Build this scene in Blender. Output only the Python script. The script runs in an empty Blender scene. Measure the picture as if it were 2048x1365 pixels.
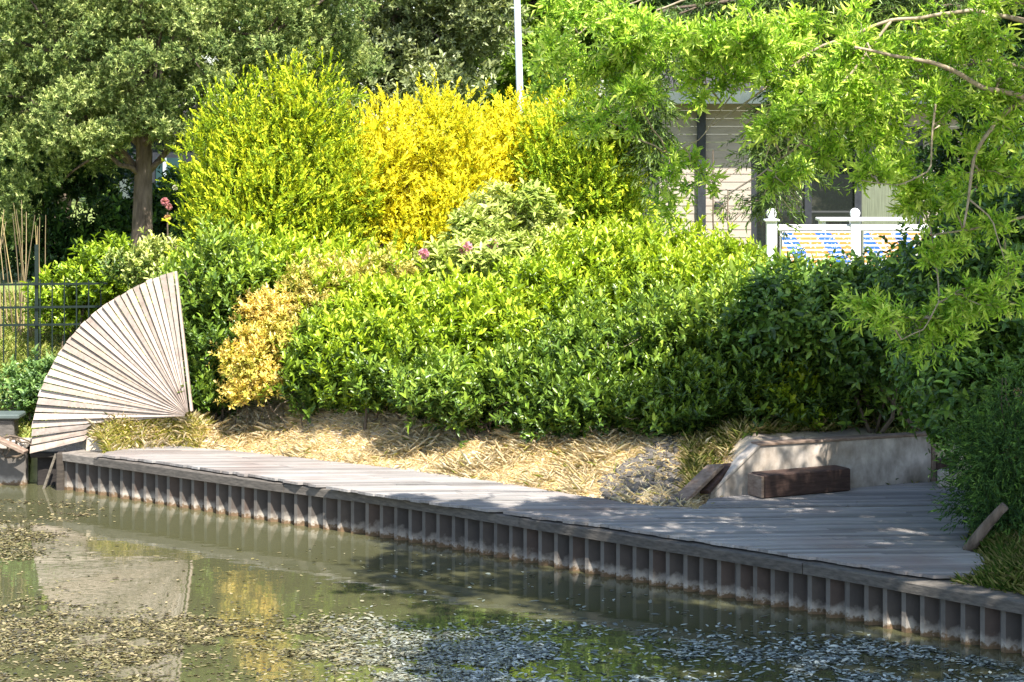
import bpy, math, random
import numpy as np
from mathutils import Vector
rng = np.random.default_rng(7)
random.seed(7)
S = bpy.context.scene
COL = S.collection
F, H, HZ = 4380.0, 4.55, 260.0

def P(px, py, Y):
    return np.array([(px - 1024) * Y / F, Y, H - (py - HZ) * Y / F])
def G(px, py, Z=0.0):
    Y = F * (H - Z) / (py - HZ)
    return np.array([(px - 1024) * Y / F, Y, Z])

# ------------------------------------------------------------ object helpers
def link(o, parent=None, label=None, cat=None, group=None, kind=None):
    COL.objects.link(o)
    if parent is not None: o.parent = parent
    if label: o['label'] = label
    if cat: o['category'] = cat
    if group: o['group'] = group
    if kind: o['kind'] = kind
    return o
def thing(name, label, cat, loc=(0, 0, 0), group=None):
    o = bpy.data.objects.new(name, None)
    o.location = [float(v) for v in loc]
    o.empty_display_size = 0.2
    return link(o, None, label, cat, group)

class MB:
    """collects raw geometry of one mesh"""
    def __init__(s): s.v = []; s.f = []; s.c = []; s.n = 0
    def add(s, v, f, col=(1, 1, 1)):
        v = np.asarray(v, float)
        s.v.append(v); s.f += [[i + s.n for i in q] for q in f]; s.n += len(v)
        s.c.append(np.tile(np.array(col, float), (len(v), 1)))
    def box(s, c, size, ax=(1, 0, 0), up=(0, 0, 1), col=(1, 1, 1), bev=0.0):
        ax = np.array(ax, float); ax /= np.linalg.norm(ax)
        up = np.array(up, float); up -= ax * up.dot(ax); up /= np.linalg.norm(up)
        sd = np.cross(up, ax)
        h = np.array(size, float) / 2
        c = np.array(c, float)
        b = min(bev, *(h * 0.6)) if bev else 0
        if not b:
            v = [c + ax * h[0] * i + sd * h[1] * j + up * h[2] * k for k in (-1, 1) for j in (-1, 1) for i in (-1, 1)]
            s.add(v, [(0, 2, 3, 1), (4, 5, 7, 6), (0, 1, 5, 4), (2, 6, 7, 3), (0, 4, 6, 2), (1, 3, 7, 5)], col)
            return
        # bevelled along the three axes: stack of chamfered rings
        rings = []
        for z, ins in ((-h[2], b), (-h[2] + b, 0), (h[2] - b, 0), (h[2], b)):
            x, y = h[0] - ins, h[1] - ins
            pts = [(x - b, -y), (x, -y + b), (x, y - b), (x - b, y), (-x + b, y), (-x, y - b), (-x, -y + b), (-x + b, -y)]
            rings += [c + ax * p[0] + sd * p[1] + up * z for p in pts]
        f = []
        for r in range(3):
            for k in range(8):
                k2 = (k + 1) % 8
                f.append((r * 8 + k, r * 8 + k2, r * 8 + 8 + k2, r * 8 + 8 + k))
        f.append(tuple(range(7, -1, -1))); f.append(tuple(range(24, 32)))
        s.add(rings, f, col)
    def tube(s, pts, rad, sides=7, col=(1, 1, 1), cap=True):
        pts = np.asarray(pts, float); n = len(pts)
        rad = np.broadcast_to(np.asarray(rad, float), (n,)) if np.ndim(rad) else np.full(n, rad)
        t = np.gradient(pts, axis=0); t /= np.linalg.norm(t, axis=1)[:, None] + 1e-9
        ref = np.array([0.31, 0.2, 0.93]) if abs(t[0][2]) < 0.8 else np.array([1.0, 0.1, 0])
        a = np.cross(t, ref); a /= np.linalg.norm(a, axis=1)[:, None] + 1e-9
        b = np.cross(t, a)
        th = np.arange(sides) * 2 * math.pi / sides
        v = (pts[:, None] + rad[:, None, None] * (np.cos(th)[None, :, None] * a[:, None] + np.sin(th)[None, :, None] * b[:, None])).reshape(-1, 3)
        f = [(i * sides + k, i * sides + (k + 1) % sides, (i + 1) * sides + (k + 1) % sides, (i + 1) * sides + k) for i in range(n - 1) for k in range(sides)]
        if cap:
            f.append(tuple(range(sides - 1, -1, -1))); f.append(tuple((n - 1) * sides + k for k in range(sides)))
        s.add(v, f, col)
    def ball(s, c, r, col=(1, 1, 1), nu=14, nv=9, sc=(1, 1, 1)):
        c = np.array(c, float); v = []
        for j in range(nv + 1):
            ph = math.pi * j / nv
            for i in range(nu):
                th = 2 * math.pi * i / nu
                v.append(c + r * np.array([math.sin(ph) * math.cos(th) * sc[0], math.sin(ph) * math.sin(th) * sc[1], math.cos(ph) * sc[2]]))
        f = [(j * nu + i, (j + 1) * nu + i, (j + 1) * nu + (i + 1) % nu, j * nu + (i + 1) % nu) for j in range(nv) for i in range(nu)]
        s.add(v, f, col)
    def prism(s, poly, d, col=(1, 1, 1)):
        poly = np.asarray(poly, float); d = np.asarray(d, float); n = len(poly)
        f = [tuple(range(n)), tuple(range(2 * n - 1, n - 1, -1))]
        f += [((k + 1) % n, k, n + k, n + (k + 1) % n) for k in range(n)]
        s.add(np.vstack([poly, poly + d]), f, col)
    def build(s, name, mat, parent=None, smooth=False, **kw):
        me = bpy.data.meshes.new(name)
        v = np.vstack(s.v)
        if parent is not None: v = v - np.array(parent_world(parent))
        me.from_pydata(v.tolist(), [], s.f)
        at = me.attributes.new('tint', 'FLOAT_COLOR', 'POINT')
        c = np.hstack([np.vstack(s.c), np.ones((len(v), 1))]).astype(np.float32)
        at.data.foreach_set('color', c.ravel())
        me.materials.append(mat)
        if smooth: me.polygons.foreach_set('use_smooth', [True] * len(me.polygons))
        me.update()
        return link(bpy.data.objects.new(name, me), parent, **kw)

def parent_world(p):
    w = np.zeros(3)
    while p is not None:
        w += np.array(p.location); p = p.parent
    return w

# ------------------------------------------------------------ materials
def newmat(name):
    m = bpy.data.materials.new(name); m.use_nodes = True
    nt = m.node_tree; b = nt.nodes['Principled BSDF']
    return m, nt, b
def N(nt, t, **kw):
    n = nt.nodes.new(t)
    for k, v in kw.items():
        if k.startswith('i_'): n.inputs[k[2:]].default_value = v
        else: setattr(n, k, v)
    return n
def mixc(nt, a, b, fac, mode='MIX'):
    n = nt.nodes.new('ShaderNodeMix'); n.data_type = 'RGBA'; n.blend_type = mode
    for sock, val in ((n.inputs[0], fac), (n.inputs[6], a), (n.inputs[7], b)):
        if isinstance(val, bpy.types.NodeSocket): nt.links.new(val, sock)
        else: sock.default_value = val if not isinstance(val, tuple) else (*val, 1)[:4]
    return n.outputs[2]
def noise(nt, scale, detail=4, vec=None, rough=0.6):
    n = N(nt, 'ShaderNodeTexNoise'); n.inputs['Scale'].default_value = scale
    n.inputs['Detail'].default_value = detail; n.inputs['Roughness'].default_value = rough
    if vec is not None: nt.links.new(vec, n.inputs['Vector'])
    return n.outputs['Fac']
def ramp(nt, fac, stops):
    n = N(nt, 'ShaderNodeValToRGB'); nt.links.new(fac, n.inputs[0])
    e = n.color_ramp.elements
    while len(e) < len(stops): e.new(0.5)
    for q, (p, c) in zip(e, stops):
        q.position = p; q.color = (*c, 1) if len(c) == 3 else c
    return n.outputs[0]
def coords(nt, scale=(1, 1, 1), rot=(0, 0, 0)):
    g = N(nt, 'ShaderNodeNewGeometry'); m = N(nt, 'ShaderNodeMapping')
    m.inputs['Scale'].default_value = scale; m.inputs['Rotation'].default_value = rot
    nt.links.new(g.outputs['Position'], m.inputs[0])
    return m.outputs[0]
def bump(nt, b, fac, strength=0.4, dist=0.02):
    n = N(nt, 'ShaderNodeBump'); n.inputs['Strength'].default_value = strength; n.inputs['Distance'].default_value = dist
    nt.links.new(fac, n.inputs['Height']); nt.links.new(n.outputs[0], b.inputs['Normal'])
def tinted(nt):
    return N(nt, 'ShaderNodeAttribute', attribute_name='tint').outputs['Color']

def surf(name, c1, c2, scale=6, rough=0.85, stretch=(1, 1, 1), rot=(0, 0, 0), bmp=0.4, bdist=0.01, tint=False, spec=0.3, stain=None, stain_scale=1.2, stain_at=(0.5, 0.65)):
    m, nt, b = newmat(name)
    v = coords(nt, stretch, rot)
    f = noise(nt, scale, 6, v)
    col = mixc(nt, c1, c2, ramp(nt, f, [(0.3, (0, 0, 0)), (0.7, (1, 1, 1))]))
    if stain:
        f2 = noise(nt, stain_scale, 5, coords(nt))
        col = mixc(nt, col, stain, ramp(nt, f2, [(stain_at[0], (0, 0, 0)), (stain_at[1], (1, 1, 1))]))
    if tint: col = mixc(nt, col, tinted(nt), 1.0, 'MULTIPLY')
    nt.links.new(col, b.inputs['Base Color'])
    b.inputs['Roughness'].default_value = rough
    b.inputs['Specular IOR Level'].default_value = spec
    if bmp: bump(nt, b, f, bmp, bdist)
    return m

def leafmat(name, trans=0.35, rough=0.5, spec=0.35, tc=(1.0, 1.0, 0.55)):
    m, nt, b = newmat(name)
    t = tinted(nt)
    nt.links.new(t, b.inputs['Base Color'])
    b.inputs['Roughness'].default_value = rough
    b.inputs['Specular IOR Level'].default_value = spec
    tr = N(nt, 'ShaderNodeBsdfTranslucent')
    nt.links.new(mixc(nt, t, tc, 1.0, 'MULTIPLY'), tr.inputs[0])
    mx = N(nt, 'ShaderNodeMixShader'); mx.inputs[0].default_value = trans
    nt.links.new(b.outputs[0], mx.inputs[1]); nt.links.new(tr.outputs[0], mx.inputs[2])
    nt.links.new(mx.outputs[0], nt.nodes['Material Output'].inputs[0])
    return m

M_leaf = leafmat('broad leaf', 0.33, 0.34, 0.45)
M_tree = leafmat('thin tree leaf', 0.45, 0.36, 0.45, (0.88, 1.0, 0.5))
M_matte = leafmat('scale leaf', 0.3, 0.65, 0.2)
M_straw = leafmat('straw', 0.4, 0.7, 0.2, (1.0, 0.95, 0.85))
M_petal = leafmat('petal', 0.4, 0.6, 0.2)
M_bark = surf('bark', (0.07, 0.05, 0.035), (0.2, 0.15, 0.115), 14, 0.95, (1, 1, 0.22), bmp=0.9, bdist=0.03)
M_stem = surf('pale twig bark', (0.22, 0.17, 0.11), (0.42, 0.35, 0.26), 30, 0.85, (1, 1, 0.5), bmp=0.3)
M_dstem = surf('brown stem', (0.06, 0.045, 0.03), (0.16, 0.12, 0.085), 20, 0.9, bmp=0.3)
M_fan = surf('fan timber', (0.29, 0.235, 0.195), (0.43, 0.355, 0.30), 26, 0.85, (1, 1, 1), bmp=0.25, bdist=0.004, tint=True, stain=(0.24, 0.175, 0.145), stain_scale=2.6, stain_at=(0.52, 0.75))
M_deck = surf('weathered decking', (0.17, 0.155, 0.143), (0.32, 0.295, 0.272), 9, 0.75, (0.25, 6, 1), (0, 0, -0.13), bmp=0.3, bdist=0.006, tint=True, stain=(0.19, 0.145, 0.125), stain_scale=0.7, stain_at=(0.5, 0.72), spec=0.4)
M_cap = surf('grey cap timber', (0.055, 0.05, 0.044), (0.13, 0.115, 0.10), 10, 0.85, (1, 1, 4), bmp=0.4, tint=True)
M_conc = surf('stained concrete', (0.24, 0.205, 0.17), (0.58, 0.51, 0.44), 6, 0.9, (1, 1, 0.55), bmp=0.3, bdist=0.012, stain=(0.19, 0.15, 0.11), stain_scale=2.4, stain_at=(0.5, 0.8))
M_sleeper = surf('dark sleeper', (0.03, 0.017, 0.013), (0.075, 0.044, 0.034), 9, 0.8, (0.6, 0.6, 5), bmp=0.5, bdist=0.01)
M_brown = surf('brown board', (0.13, 0.085, 0.06), (0.27, 0.2, 0.15), 12, 0.85, (1, 1, 3), bmp=0.4)
M_iron = surf('painted iron', (0.006, 0.012, 0.01), (0.012, 0.022, 0.018), 20, 0.5, bmp=0.1)
M_white = surf('white paint', (0.72, 0.73, 0.74), (0.82, 0.82, 0.82), 8, 0.5, bmp=0.05)
M_pole = surf('galvanised pole', (0.36, 0.41, 0.45), (0.44, 0.48, 0.52), 5, 0.45, bmp=0.03)
M_siding = surf('beige siding', (0.29, 0.245, 0.205), (0.35, 0.30, 0.255), 4, 0.75, (1, 1, 3), bmp=0.1)
M_fascia = surf('green grey fascia', (0.06, 0.08, 0.075), (0.09, 0.11, 0.10), 6, 0.6, bmp=0.1)
M_roof = surf('felt roof', (0.03, 0.028, 0.028), (0.07, 0.062, 0.062), 12, 0.9, bmp=0.4)
M_frame = surf('dark window frame', (0.02, 0.022, 0.028), (0.04, 0.043, 0.05), 10, 0.4, bmp=0)
M_shade = surf('dark soffit wood', (0.07, 0.05, 0.04), (0.11, 0.085, 0.065), 8, 0.8, bmp=0.2)
M_teal = surf('teal door', (0.012, 0.038, 0.04), (0.02, 0.055, 0.055), 8, 0.6, bmp=0.1)
M_bamboo = surf('bamboo cane', (0.40, 0.32, 0.17), (0.55, 0.43, 0.25), 12, 0.6, (1, 1, 0.4), bmp=0.1, tint=True)
m, nt, b = newmat('window glass'); M_glass = m
b.inputs['Base Color'].default_value = (0.015, 0.018, 0.016, 1); b.inputs['Roughness'].default_value = 0.04; b.inputs['Specular IOR Level'].default_value = 0.8
M_pane_reflection = surf('painted pane reflection', (0.09, 0.1, 0.07), (0.17, 0.19, 0.13), 6, 0.9, (8, 8, 0.3), bmp=0.2)  # pale greenish reflection painted into the right door pane

# sheet piling: grey with lime bloom low down and a rusty weed line at the water
m, nt, b = newmat('sheet pile'); M_pile = m
v = coords(nt)
z = N(nt, 'ShaderNodeSeparateXYZ'); nt.links.new(N(nt, 'ShaderNodeNewGeometry').outputs['Position'], z.inputs[0])
nz = noise(nt, 7, 5, v); nz2 = noise(nt, 26, 4, v)
def mth(op, a, b_):
    n = N(nt, 'ShaderNodeMath', operation=op)
    for i, q in enumerate((a, b_)):
        if isinstance(q, (int, float)): n.inputs[i].default_value = q
        else: nt.links.new(q, n.inputs[i])
    return n.outputs[0]
base = mixc(nt, (0.058, 0.051, 0.043), (0.125, 0.108, 0.092), nz)
hz = mth('ADD', z.outputs[2], mth('MULTIPLY', mth('SUBTRACT', nz, 0.5), 0.30))
lime = ramp(nt, hz, [(0.02, (1, 1, 1)), (0.14, (0, 0, 0))])
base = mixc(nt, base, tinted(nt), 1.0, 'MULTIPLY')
base = mixc(nt, base, (0.34, 0.3, 0.25), lime)
hz2 = mth('ADD', z.outputs[2], mth('MULTIPLY', mth('SUBTRACT', nz2, 0.5), 0.16))
rust = ramp(nt, hz2, [(0.03, (1, 1, 1)), (0.06, (0, 0, 0))])
base = mixc(nt, base, mixc(nt, (0.045, 0.032, 0.018), (0.19, 0.11, 0.05), nz2), rust)
nt.links.new(base, b.inputs['Base Color']); b.inputs['Roughness'].default_value = 0.85
bump(nt, b, nz2, 0.3, 0.006)

# ground
m, nt, b = newmat('bank soil'); M_ground = m
v = coords(nt); f1 = noise(nt, 0.45, 6, v); f2 = noise(nt, 14, 6, v); f3 = noise(nt, 2.2, 4, v)
soil = mixc(nt, (0.36, 0.28, 0.19), (0.64, 0.52, 0.37), f2)
soil = mixc(nt, soil, (0.36, 0.30, 0.25), ramp(nt, f3, [(0.5, (0, 0, 0)), (0.62, (1, 1, 1))]))
grass = mixc(nt, (0.06, 0.1, 0.015), (0.25, 0.3, 0.07), f2)
nt.links.new(mixc(nt, soil, grass, tinted(nt)), b.inputs['Base Color']); b.inputs['Roughness'].default_value = 0.95
bump(nt, b, f2, 0.8, 0.03)

# water: murky body under a faintly rippled surface
m, nt, b = newmat('pond water'); M_water = m
v = coords(nt)
f1 = noise(nt, 0.5, 4, v)
nt.links.new(mixc(nt, (0.055, 0.056, 0.026), (0.08, 0.078, 0.04), f1), b.inputs['Base Color'])
b.inputs['Roughness'].default_value = 0.03; b.inputs['IOR'].default_value = 1.5; b.inputs['Specular IOR Level'].default_value = 0.8
w1 = noise(nt, 2.2, 3, coords(nt, (0.8, 1.6, 1)), 0.5)
bump(nt, b, w1, 0.05, 0.05)

M_weed = leafmat('pond weed', 0.05, 0.3, 0.5)

# ------------------------------------------------------------ noise
def vnoise(p, s, seed=0):
    q = np.asarray(p, float) * s; r = np.zeros(len(q)); g = np.random.default_rng(seed)
    for k in range(6):
        d = g.normal(size=q.shape[1]); ph = g.random() * 6.28
        r += np.sin(q @ d * (0.6 + 0.35 * k) + ph) / (1 + 0.3 * k)
    return r / 3.0

# ------------------------------------------------------------ foliage generators
def unit(a): return a / (np.linalg.norm(a, axis=-1, keepdims=True) + 1e-9)
def sample(lobes, n, depth=0.3, cut=0.78, g=rng, out=0.0):
    """points + outward normals on a union of ellipsoids"""
    L = np.asarray(lobes, float); c, r = L[:, :3], L[:, 3:6]
    area = (r[:, 0] * r[:, 2] + r[:, 1] * r[:, 2] + r[:, 0] * r[:, 1])
    idx = g.choice(len(L), size=int(n * 1.6), p=area / area.sum())
    u = unit(g.normal(size=(len(idx), 3)))
    f = 1.0 + out - (depth + out) * g.random(len(idx)) ** 1.3
    p = c[idx] + r[idx] * u * f[:, None]
    nr = unit(u / r[idx])
    keep = np.ones(len(idx), bool)
    for k in range(len(L)):
        q = np.linalg.norm((p - c[k]) / r[k], axis=1)
        keep &= (q > cut) | (idx == k)
    p, nr, f, idx = p[keep], nr[keep], f[keep], idx[keep]
    return p[:n], nr[:n], f[:n], idx[:n]
def clumped(lobes, nc, rc, flat=0.8, cut=0.75, jit=0.25, g=rng):
    p, nr, _, _ = sample(lobes, nc, jit, cut, g, 0.2)
    s = rc * (0.35 + 1.35 * g.random(len(p)) ** 1.8)
    return np.column_stack([p, s, s, s * flat])

def leaf_mesh(name, base, d, nrm, ln, wd, col, mat, parent, fold=0.25, curl=0.12, shape=(0.3, 0.7, 1.0, 0.75), **kw):
    """one mesh of many leaves: 6 verts, two quads folded along the midrib"""
    n = len(base)
    d = unit(d); nrm = unit(nrm - d * np.sum(nrm * d, axis=1, keepdims=True)); s = np.cross(d, nrm)
    ln = np.broadcast_to(ln, (n,))[:, None]; wd = np.broadcast_to(wd, (n,))[:, None]
    V = np.empty((n, 6, 3))
    V[:, 0] = base
    a, b_, wa, wb = shape
    up1, up2 = nrm * wd * fold, nrm * wd * fold
    V[:, 1] = base + d * ln * a + s * wd * 0.5 * wa + up1
    V[:, 2] = base + d * ln * b_ + s * wd * 0.5 * wb + up2 - nrm * ln * curl * 0.4
    V[:, 3] = base + d * ln - nrm * ln * curl
    V[:, 4] = base + d * ln * b_ - s * wd * 0.5 * wb + up2 - nrm * ln * curl * 0.4
    V[:, 5] = base + d * ln * a - s * wd * 0.5 * wa + up1
    if parent is not None: V = V - parent_world(parent)
    me = bpy.data.meshes.new(name)
    me.vertices.add(n * 6); me.vertices.foreach_set('co', V.astype(np.float32).ravel())
    idx = (np.arange(n) * 6)[:, None] + np.array([0, 1, 2, 3, 0, 3, 4, 5])
    me.loops.add(n * 8); me.loops.foreach_set('vertex_index', idx.astype(np.int32).ravel())
    me.polygons.add(n * 2)
    me.polygons.foreach_set('loop_start', (np.arange(n * 2) * 4).astype(np.int32))
    me.update(calc_edges=True)
    at = me.attributes.new('tint', 'FLOAT_COLOR', 'POINT')
    c = np.ones((n, 6, 4), np.float32); c[:, :, :3] = np.clip(col, 0, 1)[:, None]
    at.data.foreach_set('color', c.ravel())
    me.materials.append(mat); me.validate()
    return link(bpy.data.objects.new(name, me), parent, **kw)

def palette(pal, t):
    pal = np.array(pal, float); x = np.clip(t, 0, 0.9999) * (len(pal) - 1)
    i = x.astype(int); w = (x - i)[:, None]
    return pal[i] * (1 - w) + pal[i + 1] * w

def shoots(p, ax, k, L, ln, wr, pal, th=(1.25, 0.45), young=0.55, cvar=0.22, g=rng, clump_t=None, droop=0.0, arr='spiral'):
    """leaves set around short shoots; p = shoot base, ax = direction. Returns arrays for leaf_mesh"""
    n = len(p); ax = unit(ax)
    ref = unit(g.normal(size=(n, 3))); a = unit(np.cross(ax, ref)); b_ = np.cross(ax, a)
    L = L * (0.6 + 0.8 * g.random(n)); st = g.random(n)
    B, D, NN, LN, C = [], [], [], [], []
    for j in range(k):
        t = (j + 0.5 * g.random(n)) / k
        ph = j * 2.4 + g.normal(size=n) * 0.35 if arr == 'spiral' else (j % 2) * math.pi + g.normal(size=n) * 0.3
        rad = np.cos(ph)[:, None] * a + np.sin(ph)[:, None] * b_
        thj = th[0] + (th[1] - th[0]) * t + g.normal(size=n) * 0.15
        d = ax * np.cos(thj)[:, None] + rad * np.sin(thj)[:, None]
        d[:, 2] -= droop * (1 - t)
        nn = ax * np.sin(thj)[:, None] - rad * np.cos(thj)[:, None]
        B.append(p + ax * (L * t)[:, None]); D.append(d); NN.append(nn)
        LN.append(ln * (0.5 + 1.0 * g.random(n)) * (0.75 + 0.5 * st) * (1.05 - 0.25 * np.abs(t - 0.4)))
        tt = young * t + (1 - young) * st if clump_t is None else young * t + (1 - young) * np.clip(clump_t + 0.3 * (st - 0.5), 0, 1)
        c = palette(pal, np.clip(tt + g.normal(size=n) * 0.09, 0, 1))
        C.append(c * (1 + cvar * g.normal(size=(n, 1))).clip(0.5, 1.6))
    B, D, NN, C = map(np.vstack, (B, D, NN, C)); LN = np.concatenate(LN)
    return B, D, NN, LN, LN * wr, C

def bez(a, b_, sag=0.0, n=6, wob=0.0):
    a, b_ = np.asarray(a, float), np.asarray(b_, float)
    t = np.linspace(0, 1, n)[:, None]
    p = a + (b_ - a) * t; p[:, 2] += (sag * 4 * t * (1 - t))[:, 0]
    if wob: p[1:-1] += rng.normal(size=(n - 2, 3)) * wob
    return p

def lob(px, py, Y, rx, rz, ry=None):
    c = P(px, py, Y); s = Y / F
    return [*c, rx * s, (ry if ry is not None else 0.8 * rx * s), rz * s]

# ------------------------------------------------------------ shore, ground
shore_px = [(129, 980), (508, 1040), (800, 1081), (1240, 1160), (1675, 1238), (2048, 1314)]
shore = [G(*q)[:2] for q in shore_px]
d_end = shore[-1] - shore[-2]; d_end /= np.linalg.norm(d_end)
shore.append(shore[-1] + d_end * 9)
land_poly = [np.array([-300, 29.2]), np.array([-12, 28.5]), np.array([-6.25, 28.05]), np.array([-5.72, 27.95])] + [q + np.array([0.0, 0.0]) for q in shore] + [np.array([60, 9.5]), np.array([300, 9.5]), np.array([300, 900]), np.array([-300, 900])]
land_poly = np.array(land_poly)
deck_front = [(196, 909), (350, 927), (508, 951), (800, 995), (1000, 1022), (1240, 1055), (1557, 1104), (1893, 1156)]
deck_back = [(1972, 1146), (1968, 1108), (1925, 1100), (1950, 1030), (1955, 985), (1935, 958), (1860, 964), (1420, 996.5), (1400, 1016), (1300, 1012), (1150, 990), (1000, 965), (800, 938), (600, 916), (480, 903), (350, 892), (250, 897)]
deck_poly = np.array([G(x, y, 0.52)[:2] for x, y in deck_front + deck_back])

def inside(pts, poly):
    x, y = pts[:, 0], pts[:, 1]; r = np.zeros(len(pts), bool)
    for i in range(len(poly)):
        (x0, y0), (x1, y1) = poly[i - 1], poly[i]
        if y0 == y1: continue
        c = ((y0 > y) != (y1 > y)) & (x < (x1 - x0) * (y - y0) / (y1 - y0) + x0)
        r ^= c
    return r
def pdist(pts, poly, closed=True):
    d = np.full(len(pts), 1e9)
    for i in range(0 if closed else 1, len(poly)):
        a, b_ = poly[i - 1], poly[i]; ab = b_ - a
        t = np.clip(((pts - a) @ ab) / (ab @ ab), 0, 1)
        d = np.minimum(d, np.linalg.norm(pts - (a + t[:, None] * ab), axis=1))
    return d
def sstep(a, b_, x):
    t = np.clip((x - a) / (b_ - a), 0, 1); return t * t * (3 - 2 * t)
def ground_z(pts):
    pts = np.asarray(pts, float)
    land = inside(pts, land_poly); dk = inside(pts, deck_poly)
    dd = np.where(dk, 0, pdist(pts, deck_poly))
    ds = pdist(pts, land_poly)
    X, Y = pts[:, 0], pts[:, 1]
    slope = 0.42 + 0.10 * sstep(0.0, 0.25, dd) + 0.40 * sstep(0.15, 1.9, dd)
    wall = 0.42 + 0.56 * sstep(0.13, 0.25, dd)
    wmask = sstep(2.3, 2.75, X) * (1 - sstep(5.1, 5.6, X)) * (Y > 22.5)
    z = slope * (1 - wmask) + wall * wmask
    left = 0.5 + 0.5 * sstep(0.3, 3.0, ds)
    lm = 1 - sstep(-6.3, -5.7, X)
    z = z + 0.33 * np.exp(-((X + 4.55) / 0.75) ** 4 - ((Y - 28.05) / 0.55) ** 2) * sstep(0.02, 0.22, dd)
    z = z * (1 - lm) + left * lm
    z = z + 1.0 * sstep(29, 36, Y) + 0.065 * vnoise(pts, 1.5, 3) * sstep(0.2, 1.0, dd)
    rm = sstep(3.8, 4.3, X); z = z * (1 - rm) + np.minimum(z, 0.44 + 0.45 * np.maximum(ds - 0.3, 0)) * rm
    z = z + 0.30 * np.exp(-((X + 2.1) / 0.9) ** 2 - ((Y - 28.2) / 0.9) ** 2) * sstep(0.1, 0.9, dd)
    z = np.where(dk, 0.40, z)
    z = np.where(land, np.where(ds < 0.25, -1.2, z), -1.2)
    near = 2.8 * (1 - sstep(-2, 4, Y)) ; z = np.where(~land, z + near, z)
    return z
def gz(x, y): return float(ground_z(np.array([[x, y]]))[0])

xs = np.concatenate([[-300, -150, -80, -50, -30, -20, -14, -10], np.arange(-8.5, 9.01, 0.1), [10, 12, 15, 20, 30, 50, 80, 150, 300]])
ys = np.concatenate([[-100, -40, -15, -6, -2, 0, 2, 4, 8], np.arange(10.0, 31.01, 0.1), np.arange(31.5, 42, 0.5), [44, 48, 55, 65, 80, 110, 160, 250, 400, 890]])
gx, gy = np.meshgrid(xs, ys); gp = np.column_stack([gx.ravel(), gy.ravel()])
zz = ground_z(gp)
mb = MB(); nx, ny = len(xs), len(ys)
i0 = (np.arange(ny - 1)[:, None] * nx + np.arange(nx - 1)).ravel()
gr = np.clip(sstep(29.3, 30.8, gp[:, 1]) + (1 - sstep(-6.3, -5.9, gp[:, 0])) + 0.45 * sstep(3.9, 4.4, gp[:, 0]), 0, 1)
mb.add(np.column_stack([gp, zz]), np.column_stack([i0, i0 + 1, i0 + nx + 1, i0 + nx]).tolist())
mb.c[0] = np.repeat(gr[:, None], 3, 1)
mb.build('ground', M_ground, smooth=True, kind='structure')
mb = MB(); mb.add([(-300, -60, 0), (300, -60, 0), (300, 29.5, 0), (-300, 29.5, 0)], [(0, 1, 2, 3)])
mb.build('water', M_water, kind='structure')

# ------------------------------------------------------------ sheet pile quay
def offset_path(path, off):
    path = np.asarray(path, float); t = np.gradient(path, axis=0); t /= np.linalg.norm(t, axis=1)[:, None]
    nrm = np.column_stack([t[:, 1], -t[:, 0]])          # points to the water for a path running left to right
    return path + nrm * np.asarray(off).reshape(-1, 1)
def resample(path, step):
    path = np.asarray(path, float); s = np.r_[0, np.cumsum(np.linalg.norm(np.diff(path, axis=0), axis=1))]
    q = np.arange(0, s[-1], step)
    return np.column_stack([np.interp(q, s, path[:, k]) for k in range(path.shape[1])]), q
from_left = np.array(shore)
# smooth it
fine, q = resample(from_left, 0.05)
ker = np.ones(31) / 31
pad = np.vstack([fine[:1] + (fine[:1] - fine[1:2]) * np.arange(15, 0, -1)[:, None], fine, fine[-1:] + (fine[-1:] - fine[-2:-1]) * np.arange(1, 16)[:, None]])
fine = np.column_stack([np.convolve(pad[:, k], ker, 'valid') for k in range(2)])
quay = thing('sheet_pile_wall', 'long corrugated grey sheet pile wall with timber cap beam rising from the pond', 'quay wall', (*fine[60], 0.0))
per = 0.212
prof, offs = [], []
s = np.r_[0, np.cumsum(np.linalg.norm(np.diff(fine, axis=0), axis=1))]
k = 0; sp, so, st = [], [], []
while k * per < s[-1] - per:
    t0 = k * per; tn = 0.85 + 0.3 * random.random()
    j1, j2 = random.gauss(0, 0.005), random.gauss(0, 0.004); shade_tint = random.choice([(0.62, 0.55, 0.52), (0.6, 0.54, 0.51), (0.66, 0.52, 0.46), (0.52, 0.49, 0.48)])  # receding faces tinted dark, shade painted in; brownish hue varies by panel
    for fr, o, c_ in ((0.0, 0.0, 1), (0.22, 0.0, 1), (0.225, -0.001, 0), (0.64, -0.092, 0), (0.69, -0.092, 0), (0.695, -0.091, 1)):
        sp.append(t0 + fr * per + j1); so.append(o + j2); st.append((tn * 1.2,) * 3 if c_ else shade_tint)
    k += 1
sp = np.array(sp)
path = np.column_stack([np.interp(sp, s, fine[:, j]) for j in range(2)])
tt = np.column_stack([np.interp(sp, s, np.gradient(fine[:, j], s)) for j in range(2)]); tt /= np.linalg.norm(tt, axis=1)[:, None]
nrm = np.column_stack([tt[:, 1], -tt[:, 0]])
pl = path + nrm * np.array(so)[:, None]
mb = MB(); n = len(pl)
levels = [-0.8, 0.0, 0.18, 0.385]
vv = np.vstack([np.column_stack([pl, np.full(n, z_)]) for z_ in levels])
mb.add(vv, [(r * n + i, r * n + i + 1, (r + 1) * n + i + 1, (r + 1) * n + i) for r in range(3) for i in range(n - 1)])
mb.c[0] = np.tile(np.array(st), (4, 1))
mb.build('corrugated_sheet', M_pile, quay)
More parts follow.
